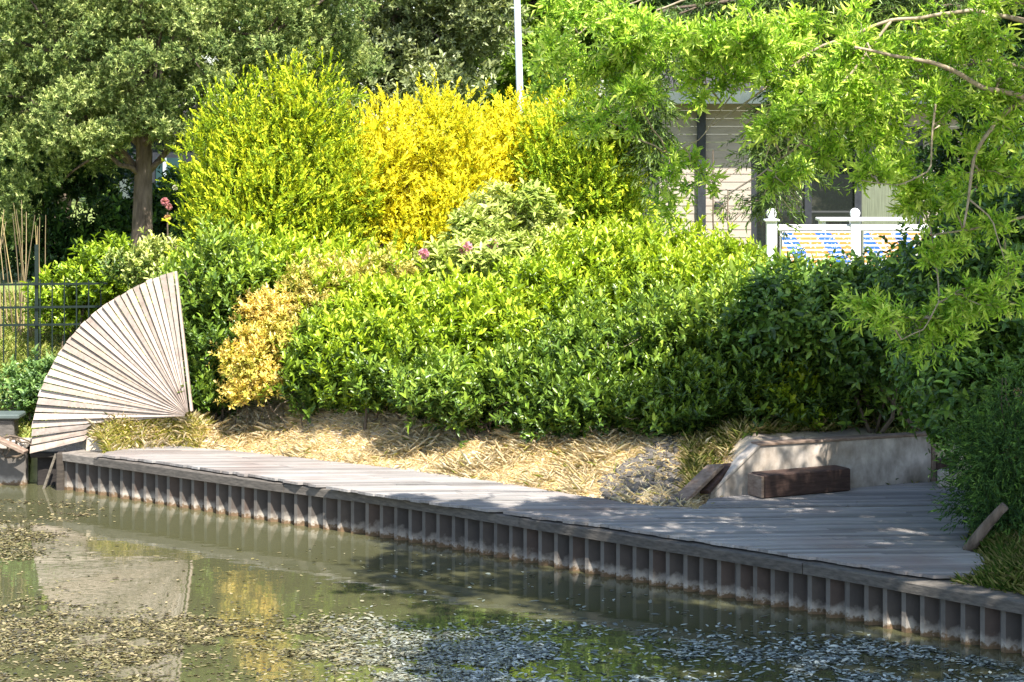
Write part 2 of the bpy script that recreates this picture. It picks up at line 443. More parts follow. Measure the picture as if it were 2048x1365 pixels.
# cap beams, butted pieces
def strip(mb, s0, s1, o0, o1, z0, z1, col=(1, 1, 1)):
    qs = np.arange(s0, s1 + 1e-6, 0.25); qs[-1] = s1
    c = np.column_stack([np.interp(qs, s, fine[:, j]) for j in range(2)])
    t_ = np.column_stack([np.interp(qs, s, np.gradient(fine[:, j], s)) for j in range(2)]); t_ /= np.linalg.norm(t_, axis=1)[:, None]
    nn = np.column_stack([t_[:, 1], -t_[:, 0]])
    rings = []
    for (o, z_) in ((o0, z0), (o1, z0), (o1, z1 - 0.01), (o1 - 0.01, z1), (o0, z1)):
        rings.append(np.column_stack([c + nn * o, np.full(len(c), z_)]))
    v_ = np.stack(rings, 1).reshape(-1, 3); m_ = len(c)
    f_ = [(i * 5 + k_, (i + 1) * 5 + k_, (i + 1) * 5 + (k_ + 1) % 5, i * 5 + (k_ + 1) % 5) for i in range(m_ - 1) for k_ in range(5)]
    f_ += [tuple(range(5)), tuple((m_ - 1) * 5 + k_ for k_ in range(4, -1, -1))]
    mb.add(v_, f_, col)
a = 0.0; cuts = [0.0, 0.62, 3.9, 7.4, 11.0, 14.2, s[-1] - 0.3]
for i in range(len(cuts) - 1):
    tn = [1.75, 0.95, 1.1, 0.9, 1.0, 1.15][i]
    mb = MB(); strip(mb, cuts[i] + 0.004, cuts[i + 1] - 0.004, -0.40, 0.048 + 0.006 * (i % 2), 0.375, 0.475, (tn, tn * 0.98, tn * 0.95))
    mb.build('cap_beam', M_cap, quay)
# end post at the left of the sheet piling
p0 = fine[0]
mb = MB(); mb.box((p0[0] - 0.05, p0[1] + 0.02, 0.02), (0.10, 0.14, 0.9), col=(0.5, 0.45, 0.4), bev=0.012)
mb.build('end_post', M_cap, quay)

# ------------------------------------------------------------ plank deck
deck = thing('plank_deck', 'grey weathered plank deck running along the quay and widening by the concrete wall', 'deck', (0.5, 23.5, 0.42))
ang = 0.06
ux, uy = np.array([math.cos(ang), math.sin(ang)]), np.array([-math.sin(ang), math.cos(ang)])
q = np.column_stack([deck_poly @ ux, deck_poly @ uy])
def spans(yv):
    xs_ = []
    for i in range(len(q)):
        (x0, y0), (x1, y1) = q[i - 1], q[i]
        if (y0 > yv) != (y1 > yv): xs_.append(x0 + (x1 - x0) * (yv - y0) / (y1 - y0))
    return sorted(xs_)
mb = MB(); pw = 0.092; y = q[:, 1].min() + 0.003
while y < q[:, 1].max():
    y0, y1 = y + 0.004, y + pw - 0.004
    s0, s1 = spans(y0), spans(y1)
    if len(s0) == len(s1) and s0:
        for k in range(0, len(s0) - 1, 2):
            a0, b0, a1, b1 = s0[k], s0[k + 1], s1[k], s1[k + 1]
            if min(b0 - a0, b1 - a1) < 0.05: continue
            j = random.uniform(-0.035, 0.03); a0 += j; a1 += j
            cut = [0.0] ; L = max(b0 - a0, b1 - a1); t = random.uniform(0.8, 2.6)
            while t < L - 0.5: cut.append(t / L); t += random.uniform(1.9, 2.9)
            cut.append(1.0)
            for c0, c1 in zip(cut[:-1], cut[1:]):
                dz = random.gauss(0, 0.002); tone = random.uniform(0.66, 1.2); w = random.uniform(-0.02, 0.02)
                e = 0.003 / L
                pts = [(a0 + (b0 - a0) * (c0 + e), y0), (a0 + (b0 - a0) * (c1 - e), y0), (a1 + (b1 - a1) * (c1 - e), y1), (a1 + (b1 - a1) * (c0 + e), y1)]
                v_ = [np.r_[ux * x_ + uy * y_, 0.52 + dz] for x_, y_ in pts]
                mb.prism(np.array(v_)[::-1] , (0, 0, -0.028), (tone * (1 + w), tone, tone * (1 - w * 0.5)))
    y += pw
mb.build('planks', M_deck, deck)
mb = MB()
for i in range(0, len(deck_front) - 1):
    a, b_ = G(*deck_front[i], 0.52), G(*deck_front[i + 1], 0.52)
    back = np.array([0.62, 0.78, 0]) * 0.16
    mb.box((a + b_) / 2 + back + (0, 0, -0.065), (np.linalg.norm(b_ - a), 0.06, 0.07), b_ - a, col=(0.5, 0.5, 0.5))
mb.build('bearer', M_cap, deck)

# ------------------------------------------------------------ fan-shaped timber screen
YF = 27.86
piv = P(377, 832, YF)
fan = thing('fan_screen', 'quarter round fan shaped screen of pale timber slats at the end of the deck', 'screen', (*piv[:2], gz(*piv[:2])))
arc_px = [(347, 545), (300, 560), (260, 580), (225, 601), (190, 626), (158, 656), (130, 690), (104, 730), (85, 770), (73, 806), (66, 840), (62, 875), (60, 909)]
arc = np.array([P(x, y, YF) for x, y in arc_px]) - piv
angs = np.unwrap(np.arctan2(arc[:, 2], arc[:, 0])); rads = np.hypot(arc[:, 0], arc[:, 2])
NS = 33
mb = MB()
for i in range(NS):
    e0 = angs[0] + (angs[-1] - angs[0]) * i / NS; e1 = angs[0] + (angs[-1] - angs[0]) * (i + 1) / NS
    w_ = e1 - e0; e0, e1 = e0 + w_ * 0.09, e1 - w_ * 0.10
    jr = random.uniform(-0.012, 0.012)
    def ep(e, r): return np.array([math.cos(e) * r, 0, math.sin(e) * r])
    r0, r1 = np.interp(e0, angs, rads) + jr, np.interp(e1, angs, rads) + jr
    tone = random.uniform(0.66, 1.14); pk = random.uniform(-0.03, 0.03)
    ri = 0.05
    yo = np.array([0, 0.012 * (i % 2) + random.uniform(-0.004, 0.004), 0])
    tw = np.array([0, 0.010, 0])
    poly = [piv + ep(e0, ri), piv + ep(e0, r0) + tw, piv + ep(e1, r1) - tw, piv + ep(e1, ri)]
    if i >= NS - 3:   # the lowest boards stop short of the bank
        poly = [piv + ep(e0, r0 * 0.62), piv + ep(e0, r0) + tw, piv + ep(e1, r1) - tw, piv + ep(e1, r1 * 0.66)]
    mb.prism(np.array(poly) + yo, (0, 0.028, 0), (tone * (1 + pk), tone, tone * (1 - pk)))
mb.build('slats', M_fan, fan)
for fr in (0.45, 0.82):
    mb = MB()
    es = np.linspace(angs[0] + 0.03, angs[-1] - 0.03, 26)
    for i in range(25):
        a = piv + np.array([math.cos(es[i]), 0, math.sin(es[i])]) * np.interp(es[i], angs, rads) * fr + np.array([0, 0.075, 0])
        c = piv + np.array([math.cos(es[i + 1]), 0, math.sin(es[i + 1])]) * np.interp(es[i + 1], angs, rads) * fr + np.array([0, 0.075, 0])
        mb.box((a + c) / 2, (np.linalg.norm(c - a) * 1.02, 0.05, 0.07), c - a, (0, 1, 0) if False else (0, 0, 1) if abs((c - a)[2]) < 0.9 * np.linalg.norm(c - a) else (1, 0, 0), (0.75, 0.72, 0.7))
    mb.build('back_batten', M_fan, fan)
a, c = P(349, 545, YF), P(381, 822, YF)
mb = MB(); mb.box((a + c) / 2 + (0.012, 0.02, 0), (np.linalg.norm(c - a) + 0.02, 0.09, 0.032), c - a, (1, 0, 0), (1.12, 1.1, 1.08), 0.008)
mb.build('edge_post', M_fan, fan)
# dark timber support that carries the low end over the water, and its brace
a = P(92, 905, YF); 
mb = MB(); mb.box((a[0] + 0.02, YF + 0.24, 0.0), (0.34, 0.12, 0.78), col=(0.22, 0.2, 0.2), bev=0.01)
mb.box((a[0] + 0.04, YF + 0.12, 0.40), (0.52, 0.10, 0.07), col=(0.3, 0.28, 0.25), bev=0.01)
mb.build('support_post', M_cap, fan)
mb = MB(); mb.tube([P(82, 985, YF - 0.1) + (0, 0, -0.05), P(112, 908, YF - 0.02)], 0.018, 6, (1.3, 1.25, 1.1))
mb.build('brace', M_cap, fan)

# ------------------------------------------------------------ left concrete wall and driftwood
mb = MB(); w0 = thing('concrete_quay_wall', 'low pale concrete pond wall left of the fan screen', 'quay wall', (-6.6, 28.2, 0))
for i in range(8):
    x1 = -6.22 - i * 0.62; mb.box((x1 - 0.31, 28.13 + 0.05 * i, -0.1), (0.61, 0.14, 1.14), (1, -0.08, 0), bev=0.01)
mb.build('panels', M_pile, w0)
mb = MB(); mb.box((-8.7, 28.40, 0.51), (5.0, 0.5, 0.08), (1, -0.08, 0), bev=0.012)
mb.build('coping', M_conc, w0)
lg = P(20, 895, 27.95)
mb = MB()
for i in range(9):
    a = P(random.uniform(-10, 60), random.uniform(868, 905), 27.95 + random.uniform(-0.05, 0.12)); c = P(random.uniform(10, 70), random.uniform(880, 922), 27.9 + random.uniform(-0.05, 0.1))
    mb.tube(bez(a, c, random.uniform(-0.06, 0.06), 6, 0.012), np.linspace(0.02, 0.008, 6), 6)
mb.build('dead_branches', M_dstem, label='tangle of dark dead branches caught between the concrete wall and fan screen', cat='branches')
a, c = P(-30, 866, 27.85), P(52, 905, 27.75)
mb = MB(); mb.box((a + c) / 2, (np.linalg.norm(c - a), 0.14, 0.045), c - a, bev=0.006)
mb.build('loose_plank', M_brown, label='loose brown plank lying tilted over the low concrete wall', cat='plank')
bx_ = thing('slate_box', 'small grey box with dark flat lid above the low concrete wall', 'box', P(10, 880, 28.5))
mb = MB(); c = P(5, 862, 28.5); mb.box(c, (0.36, 0.3, 0.34), bev=0.02); mb.build('body', M_cap, bx_)
mb = MB(); mb.box(c + (0.02, 0, 0.205), (0.48, 0.42, 0.06), bev=0.015); mb.build('lid', M_fascia, bx_)

# ------------------------------------------------------------ concrete wall at the back of the deck
b0, b1, b2 = G(1420, 996, 0.50), G(1520, 991, 0.50), G(1862, 964, 0.50)
dirw = unit(b2 - b0); nb = np.array([-dirw[1], dirw[0], 0])
L = np.linalg.norm(b2 - b0); s1 = 0.62
cw = thing('concrete_wall', 'low stained concrete retaining wall with one sloping end behind the deck', 'wall', b0)
prof = [b0 + (0, 0, -0.12), b0 + dirw * L + (0, 0, -0.12), b0 + dirw * L + (0, 0, 0.535), b0 + dirw * s1 + (0, 0, 0.535), b0 + (0, 0, 0.03)]
mb = MB(); mb.prism(np.array(prof), nb * 0.14); mb.build('slab', M_conc, cw)
mb = MB(); mb.box(b0 + dirw * (s1 + L) / 2 + nb * 0.065 + (0, 0, 0.55), (L - s1 + 0.06, 0.17, 0.03), dirw, bev=0.006); mb.build('coping_board', M_brown, cw)
sl = (b0 + dirw * s1 + (0, 0, 0.535)) - (b0 + (0, 0, 0.03)); 
mb = MB(); mb.box(b0 + (0, 0, 0.045) + sl * 0.5 + nb * 0.065, (np.linalg.norm(sl), 0.17, 0.035), sl, col=(1, 1, 1), bev=0.006); mb.build('sloping_edge', M_conc, cw)
mb = MB(); mb.box(b0 + dirw * (L + 0.03) + nb * 0.065 + (0, 0, 0.22), (0.05, 0.17, 0.64), dirw, bev=0.006); mb.build('end_post', M_brown, cw)
# dark timber box seat
c0, c1 = G(1524, 998, 0.525), G(1702, 982, 0.525)
dv = unit(c1 - c0); nv = np.array([-dv[1], dv[0], 0]); Lb = np.linalg.norm(c1 - c0)
bs = thing('timber_bench', 'low dark brown timber block bench against the concrete wall', 'bench', (c0 + c1) / 2)
mb = MB(); mb.box((c0 + c1) / 2 + nv * 0.15 + dv * 0.02 + (0, 0, 0.125), (Lb - 0.04, 0.30, 0.25), dv, bev=0.012); mb.build('block', M_sleeper, bs)
mb = MB(); mb.box(c0 + nv * 0.15 + dv * 0.018 + (0, 0, 0.122), (0.036, 0.285, 0.235), dv, bev=0.006); mb.build('end_board', M_brown, bs)
# boards leaning on the bank left of the wall
for (pa, pb, Y0, Y1, wdt, lb, mt) in (((1352, 1006), (1428, 932), 23.75, 24.35, 0.22, 'wide grey brown board leaning on the bank left of the concrete wall', M_brown),
                                 ((1405, 985), (1452, 930), 24.0, 24.4, 0.14, 'shorter reddish board tucked between the leaning board and concrete wall', M_sleeper)):
    a, c = P(*pa, Y0), P(*pb, Y1)
    mb = MB(); mb.box((a + c) / 2 + (0.02, 0, 0.0), (np.linalg.norm(c - a), wdt, 0.05), c - a, (-0.55, -0.5, 0.65), bev=0.008)
    mb.build('leaning_board', mt, label=lb, cat='board')
# little timber box and post right of the wall
mb = MB(); c = P(1892, 940, 25.0); mb.box(c + (0, 0, -0.06), (0.2, 0.2, 0.36), bev=0.012)
mb.build('timber_stump', M_sleeper, label='small square timber stump at the right end of the concrete wall', cat='stump')
mb = MB(); c = P(1894, 952, 24.7); mb.box(c + (0, 0, -0.03), (0.2, 0.14, 0.2), bev=0.02)
mb.build('concrete_block', M_conc, label='small pale concrete block in front of the timber stump', cat='block')
# leaning round pole at the right edge of the deck
a, c = G(1935, 1102, 0.5) + (0, 0, 0.0), P(2010, 1012, 20.9)
mb = MB(); mb.tube(bez(a, c, 0.02, 6), np.linspace(0.06, 0.045, 6), 10, (1, 1, 1)); mb.build('timber_pole', M_bark, smooth=True, label='round weathered timber pole leaning beside the right end of the deck', cat='pole')

# ------------------------------------------------------------ lamp post
lp = P(1040, 200, 46); zg = gz(lp[0], 46)
lamp = thing('lamp_post', 'tall thin pale grey lamp post rising behind the golden bushes', 'lamp post', (lp[0], 46, zg))
mb = MB(); tp = P(1034, 0, 46); t_ = (tp - lp) / (tp[2] - lp[2])
base = lp + t_ * (zg - lp[2]); mb.tube([base, base + t_ * 2.2, base + t_ * 8.2], [0.085, 0.08, 0.06], 14); mb.build('pole', M_pole, lamp, smooth=True)
mb = MB(); mb.box(base + t_ * 8.25 + (0.3, 0, 0), (0.8, 0.24, 0.12), bev=0.03); mb.build('lamp_head', M_pole, lamp)

# ------------------------------------------------------------ bungalow
YH = 40.0; zf = 2.15
hl, hr = P(1318, 300, YH)[0], P(2260, 300, YH)[0]
ze = P(0, 207, YH)[2]
house = thing('bungalow', 'beige boarded bungalow with dark glazed doors half hidden behind the overhanging branches', 'house', (hl, YH, zf))
xd0, xd1 = P(1502, 0, YH)[0], P(1846, 0, YH)[0]; zd = ze - 0.42
mb = MB(); z_ = zf
while z_ < ze - 0.02:
    h_ = min(0.145, ze - z_)
    for (xa, xb) in ((hl, xd0), (xd1, hr)) if z_ < zd else ((hl, hr),):
        v_ = [(xa, YH - 0.014, z_), (xb, YH - 0.014, z_), (xb, YH - 0.004, z_ + h_ - 0.004), (xa, YH - 0.004, z_ + h_ - 0.004), (xa, YH + 0.2, z_), (xb, YH + 0.2, z_), (xb, YH + 0.2, z_ + h_ - 0.004), (xa, YH + 0.2, z_ + h_ - 0.004)]
        mb.add(v_, [(0, 1, 2, 3), (7, 6, 5, 4), (3, 2, 6, 7), (1, 0, 4, 5), (0, 3, 7, 4), (2, 1, 5, 6)])
    for yy in np.arange(0, 1):
        v_ = [(hl, YH + 0.2, z_), (hl, YH + 6.5, z_), (hl, YH + 6.5, z_ + h_ - 0.004), (hl, YH + 0.2, z_ + h_ - 0.004), (hl + 0.2, YH + 0.2, z_), (hl + 0.2, YH + 6.5, z_), (hl + 0.2, YH + 6.5, z_ + h_ - 0.004), (hl + 0.2, YH + 0.2, z_ + h_ - 0.004)]
        mb.add(v_, [(3, 2, 1, 0), (4, 5, 6, 7), (2, 3, 7, 6), (0, 1, 5, 4)])
    z_ += 0.145
mb.build('wall', M_siding, house)
ro = P(1318, 0, YH)[0]
mb = MB(); x0, x1 = hl - 0.12, hr + 0.5
ye = YH - 0.75; zt = P(0, 182, ye)[2]; zb = P(0, 208, ye)[2]
v_ = [(x0, ye, zt + 0.01), (x1, ye, zt + 0.01), (x1, YH + 3, zt + 0.42), (x0, YH + 3, zt + 0.42), (x1, YH + 7.2, zt + 0.01), (x0, YH + 7.2, zt + 0.01),
      (x0, ye, zt + 0.06), (x1, ye, zt + 0.06), (x1, YH + 3, zt + 0.48), (x0, YH + 3, zt + 0.48), (x1, YH + 7.2, zt + 0.06), (x0, YH + 7.2, zt + 0.06)]
mb.add(v_, [(0, 3, 2, 1), (3, 5, 4, 2), (6, 7, 8, 9), (9, 8, 10, 11), (0, 1, 7, 6), (5, 11, 10, 4), (0, 6, 9, 3), (3, 9, 11, 5), (1, 2, 8, 7), (2, 4, 10, 8)])
roof = mb.build('roof', M_roof, house)
mb = MB(); mb.box(((x0 + x1) / 2, ye - 0.012, (zt + zb) / 2), (x1 - x0 + 0.02, 0.03, zt - zb), bev=0.004); mb.build('fascia', M_fascia, roof)
mb = MB(); mb.box(((x0 + x1) / 2, (ye + YH) / 2 + 0.01, zb + 0.05), (x1 - x0 - 0.02, 0.72, 0.03)); mb.build('soffit', M_shade, roof)
mb = MB(); xc = P(1402, 0, YH)[0]; mb.box((xc, YH - 0.07, (zf + ze) / 2), (0.16, 0.09, ze - zf - 0.02), bev=0.01); mb.build('corner_post', M_frame, house)
doors = thing('x', 'x', 'x')
bpy.data.objects.remove(doors)
mb = MB(); xs_ = [1502, 1612, 1712, 1840]
mb.box(((xd0 + xd1) / 2, YH + 0.06, zd - 0.04), (xd1 - xd0, 0.1, 0.08)); mb.box(((xd0 + xd1) / 2, YH + 0.06, zf + 0.04), (xd1 - xd0, 0.1, 0.08))
for x in xs_:
    xx = P(x, 0, YH)[0]; mb.box((xx + 0.04, YH + 0.055, (zf + zd) / 2), (0.13, 0.11, zd - zf - 0.164), bev=0.005)
dr = mb.build('glazed_door', M_frame, house)
for i in range(3):
    xa, xb = P(xs_[i], 0, YH)[0] + 0.108, P(xs_[i + 1], 0, YH)[0] - 0.028
    mb = MB(); mb.box(((xa + xb) / 2, YH + 0.07, (zf + zd) / 2), (xb - xa, 0.012, zd - zf - 0.17)); mb.build('pane', M_glass if i < 2 else M_pane_reflection, dr)
mb = MB(); c = P(1438, 410, YH - 0.06); mb.box(c, (0.16, 0.07, 0.12), bev=0.02); mb.build('wall_lamp', M_frame, house)

# balustrade on the terrace
YB = 37.0; zt0 = gz(5, YB) 
bal = thing('balustrade', 'white terrace balustrade with ball topped posts in front of the bungalow', 'balustrade', (P(1543, 0, YB)[0], YB, zt0))
zr = P(0, 452, YB)[2]
px_ = [1543, 1710, 1889, 2060]
for x in px_:
    c = P(x, 0, YB); mb = MB()
    ztop = P(0, 443, YB)[2]
    mb.box((c[0], YB, (zt0 - 0.1 + ztop) / 2), (0.17, 0.17, ztop - zt0 + 0.1), bev=0.01)
    mb.box((c[0], YB, ztop + 0.02), (0.25, 0.25, 0.04), bev=0.01); mb.tube([(c[0], YB, ztop + 0.03), (c[0], YB, ztop + 0.075)], [0.07, 0.05], 12)
    mb.ball((c[0], YB, ztop + 0.135), 0.088); mb.build('ball_post', M_white, bal, smooth=False)
for i in range(3):
    xa, xb = P(px_[i], 0, YB)[0] + 0.088, P(px_[i + 1], 0, YB)[0] - 0.088
    mb = MB(); mb.box(((xa + xb) / 2, YB, zr - 0.03), (xb - xa, 0.12, 0.10), bev=0.01); mb.build('top_rail', M_white, bal)
    mb = MB(); mb.box(((xa + xb) / 2, YB, zt0 + 0.15), (xb - xa, 0.08, 0.07), bev=0.01); mb.build('bottom_rail', M_white, bal)
    mb = MB(); k_ = np.arange(xa + 0.07, xb, 0.13)
    for x in k_: mb.tube([(x, YB, zt0 + 0.18), (x, YB, zr - 0.08)], 0.02, 6)
    mb.build('balusters', M_white, bal)
# woven blue and orange cloths hung on the inside
mcl, nt, b = newmat('woven stripes'); v = coords(nt)
sx = N(nt, 'ShaderNodeSeparateXYZ'); nt.links.new(v, sx.inputs[0])
def mth(op, a, b_, nt=nt):
    n = N(nt, 'ShaderNodeMath', operation=op)
    for i, q_ in enumerate((a, b_)):
        if isinstance(q_, (int, float)): n.inputs[i].default_value = q_
        else: nt.links.new(q_, n.inputs[i])
    return n.outputs[0]
zc = mth('FRACT', mth('MULTIPLY', sx.outputs[2], 13.0), 0)
diag = mth('FRACT', mth('ADD', mth('MULTIPLY', sx.outputs[0], 1.55), mth('MULTIPLY', sx.outputs[2], 1.1)), 0)
isb = mth('LESS_THAN', diag, 0.42)
line = mth('MAXIMUM', mth('GREATER_THAN', zc, 0.6), mth('GREATER_THAN', noise(nt, 22, 2, coords(nt)), 0.6))
isb = mth('GREATER_THAN', mth('ADD', isb, mth('MULTIPLY', noise(nt, 16, 2, coords(nt, (1, 1, 0.6))), 1.6)), 1.25)
cc = mixc(nt, (0.6, 0.22, 0.05), (0.02, 0.11, 0.45), isb)
nt.links.new(mixc(nt, cc, (0.6, 0.58, 0.56), line), b.inputs['Base Color']); b.inputs['Roughness'].default_value = 0.9
for (xa, xb, lb) in ((1562, 1698, 'blue and orange woven cloth hung behind the left bay of the white balustrade'), (1724, 1872, 'blue and orange woven cloth hung behind the middle bay of the white balustrade')):
    mb = MB(); A, B_ = P(xa, 0, YB + 0.1)[0], P(xb, 0, YB + 0.1)[0]; nn = 40
    xs2 = np.linspace(A, B_, nn); yy = YB - 0.075 + 0.012 * np.sin(xs2 * 23)
    for dy in (0,):
        v_ = np.vstack([np.column_stack([xs2, yy, np.full(nn, zt0 + 0.25)]), np.column_stack([xs2, yy * 0 + YB - 0.072, np.full(nn, zr - 0.09)])])
        v2 = v_ + (0, -0.006, 0)
        mb.add(np.vstack([v_, v2]), [(i + 1, i, nn + i, nn + i + 1) for i in range(nn - 1)] + [(2 * nn + i, 2 * nn + i + 1, 3 * nn + i + 1, 3 * nn + i) for i in range(nn - 1)])
    mb.build('woven_cloth', mcl, label=lb, cat='cloth', group='woven cloths on the balustrade')
tb = thing('terrace_table', 'white narrow terrace table behind the balustrade with dark things on it', 'table', (P(1730, 0, 38.6)[0], 38.6, zf - 0.1))
mb = MB(); tz = P(0, 439, 38.6)[2]; xa, xb = P(1635, 0, 38.6)[0], P(1812, 0, 38.6)[0]
mb.box(((xa + xb) / 2, 38.6, tz), (xb - xa, 0.6, 0.05), bev=0.01); mb.build('table_top', M_white, tb)
for x in (xa + 0.08, xb - 0.08):
    for y_ in (38.38, 38.82):
        mb = MB(); mb.box((x, y_, (gz(x, y_) + tz - 0.03) / 2), (0.06, 0.06, tz - 0.03 - gz(x, y_))); mb.build('leg', M_white, tb)

# small building behind the cedar
hut = thing('garden_hut', 'garden hut with wall darkened for shade and teal door glimpsed behind the cedar trunk', 'hut', (*P(320, 400, 43)[:2], 2.0))
mb = MB(); xa, xb = P(238, 0, 43)[0], P(385, 0, 43)[0]; mb.box(((xa + xb) / 2, 44.2, 3.15), (xb - xa, 2.4, 2.5), bev=0.02); mb.build('wall', M_frame, hut)  # wall coloured near black for the cedar shade that misses it
mb = MB(); mb.box((P(250, 0, 42.97)[0], 42.98, P(0, 365, 42.97)[2]), (0.2, 0.05, 0.7)); mb.build('window', M_fascia, hut)
mb = MB(); mb.prism([(xa - 0.2, 42.8, 4.41), (xb + 0.2, 42.8, 4.41), (xb + 0.2, 44.2, 5.0), (xa - 0.2, 44.2, 5.0)], (0, 0, 0.06)); mb.prism([(xa - 0.2, 44.205, 5.0), (xb + 0.2, 44.205, 5.0), (xb + 0.2, 45.6, 4.41), (xa - 0.2, 45.6, 4.41)], (0, 0, 0.06)); mb.build('roof', M_roof, hut)
mb = MB(); a, c = P(312, 0, 42.97)[0], P(364, 0, 42.97)[0]; mb.box(((a + c) / 2, 42.98, 3.0), (c - a, 0.05, 2.0)); dd_ = mb.build('door', M_teal, hut)
mb = MB(); mb.box((P(329, 0, 42.9)[0], 42.93, 3.0), (0.07, 0.05, 2.0)); mb.build('door_frame', M_pole, dd_)

# ------------------------------------------------------------ iron fence and bamboo at left
YI = 31.0
fen = thing('iron_fence', 'dark green iron bar fence on the grass behind the fan screen', 'fence', (P(60, 0, YI)[0], YI, gz(-6.6, YI)))
xa, xb = P(-260, 0, YI)[0], P(215, 0, YI)[0]
zr_ = lambda y: P(0, y, YI)[2]
for y in (570, 616, 651):
    mb = MB(); mb.box(((xa + xb) / 2, YI, zr_(y)), (xb - xa, 0.016, 0.03), (1, 0, 0.012)); mb.build('rail', M_iron, fen)
mb = MB(); x = xa; k_ = 0
while x < xb:
    mb.box((x, YI, (zr_(770) + zr_(560)) / 2), (0.017, 0.014, zr_(560) - zr_(770))); x += 0.172
mb.build('bars', M_iron, fen)
for x in (72, -190):
    mb = MB(); mb.box((P(x, 0, YI)[0], YI + 0.05, (zr_(790) + zr_(490)) / 2), (0.05, 0.05, zr_(490) - zr_(790))); mb.build('post', M_iron, fen)
bam = thing('bamboo_clump', 'clump of straw coloured bamboo canes behind the iron fence', 'bamboo', (*P(40, 0, 32.6)[:2], gz(-7.3, 32.6)))
mb = MB()
for i in range(34):
    x = random.uniform(-60, 95); Y0 = 32.6 + random.uniform(-0.35, 0.4)
    a = P(x, 0, Y0); a[2] = gz(a[0], Y0); top = P(x + random.gauss(0, 22), random.uniform(395, 470), Y0 + random.gauss(0, 0.1))
    tn = random.uniform(0.25, 0.8); pts = bez(a, top, 0, 8); pts[:, 0] += 0.03 * np.sin(np.linspace(0, 2, 8)) * random.gauss(0, 1)
    mb.tube(pts, np.linspace(0.012, 0.004, 8), 6, (tn, tn * 0.95, tn * random.uniform(0.7, 1)))
mb.build('canes', M_bamboo, bam)

# ------------------------------------------------------------ plants
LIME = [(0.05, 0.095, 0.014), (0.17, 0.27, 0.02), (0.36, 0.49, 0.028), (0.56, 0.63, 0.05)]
DARK = [(0.02, 0.05, 0.018), (0.04, 0.09, 0.025), (0.085, 0.17, 0.035), (0.17, 0.29, 0.05)]
LAUR = [(0.03, 0.062, 0.016), (0.085, 0.155, 0.025), (0.19, 0.30, 0.035), (0.36, 0.46, 0.06)]
THUG = [(0.06, 0.12, 0.01), (0.22, 0.33, 0.018), (0.48, 0.55, 0.025), (0.76, 0.70, 0.04)]
GOLD = [(0.24, 0.33, 0.015), (0.68, 0.63, 0.025), (0.92, 0.78, 0.04), (0.95, 0.87, 0.1)]
THU2 = [(0.11, 0.22, 0.02), (0.28, 0.43, 0.03), (0.52, 0.62, 0.04), (0.78, 0.74, 0.06)]
BROAD = [(0.025, 0.06, 0.016), (0.06, 0.125, 0.025), (0.13, 0.24, 0.035), (0.27, 0.40, 0.06)]
CEDR = [(0.055, 0.095, 0.03), (0.15, 0.22, 0.065), (0.36, 0.43, 0.14), (0.64, 0.66, 0.27)]
ORNG = [(0.30, 0.36, 0.05), (0.58, 0.50, 0.09), (0.82, 0.60, 0.16), (0.88, 0.70, 0.27)]
RHOD = [(0.11, 0.17, 0.03), (0.28, 0.37, 0.07), (0.48, 0.54, 0.14), (0.68, 0.66, 0.26)]
TREE = [(0.09, 0.19, 0.02), (0.26, 0.45, 0.04), (0.50, 0.66, 0.08), (0.74, 0.82, 0.20)]
FARG = [(0.06, 0.11, 0.03), (0.14, 0.21, 0.05), (0.26, 0.34, 0.08), (0.38, 0.45, 0.14)]

def stems(root, base, lobes, n, r, mat, name='stems', spread=0.35, per=2):
    mb = MB()
    for i in range(n):
        l = lobes[i % len(lobes)]
        a = np.array([base[0] + random.gauss(0, spread), base[1] + random.gauss(0, spread * 0.6), 0]); a[2] = gz(a[0], a[1]) - 0.05
        c = np.array(l[:3]) + rng.normal(size=3) * np.array(l[3:6]) * 0.35
        pts = bez(a, c, random.uniform(-0.1, 0.15), 7, 0.03)
        rr = r * random.uniform(0.6, 1.2); mb.tube(pts, np.linspace(rr, rr * 0.35, 7), 6)
        for q_ in range(per):
            st_ = pts[random.randint(2, 5)]; e = c + rng.normal(size=3) * np.array(l[3:6]) * 0.5
            mb.tube(bez(st_, e, 0.05, 5, 0.02), np.linspace(rr * 0.5, rr * 0.2, 5), 5)
    return mb.build(name, mat, root, smooth=True)

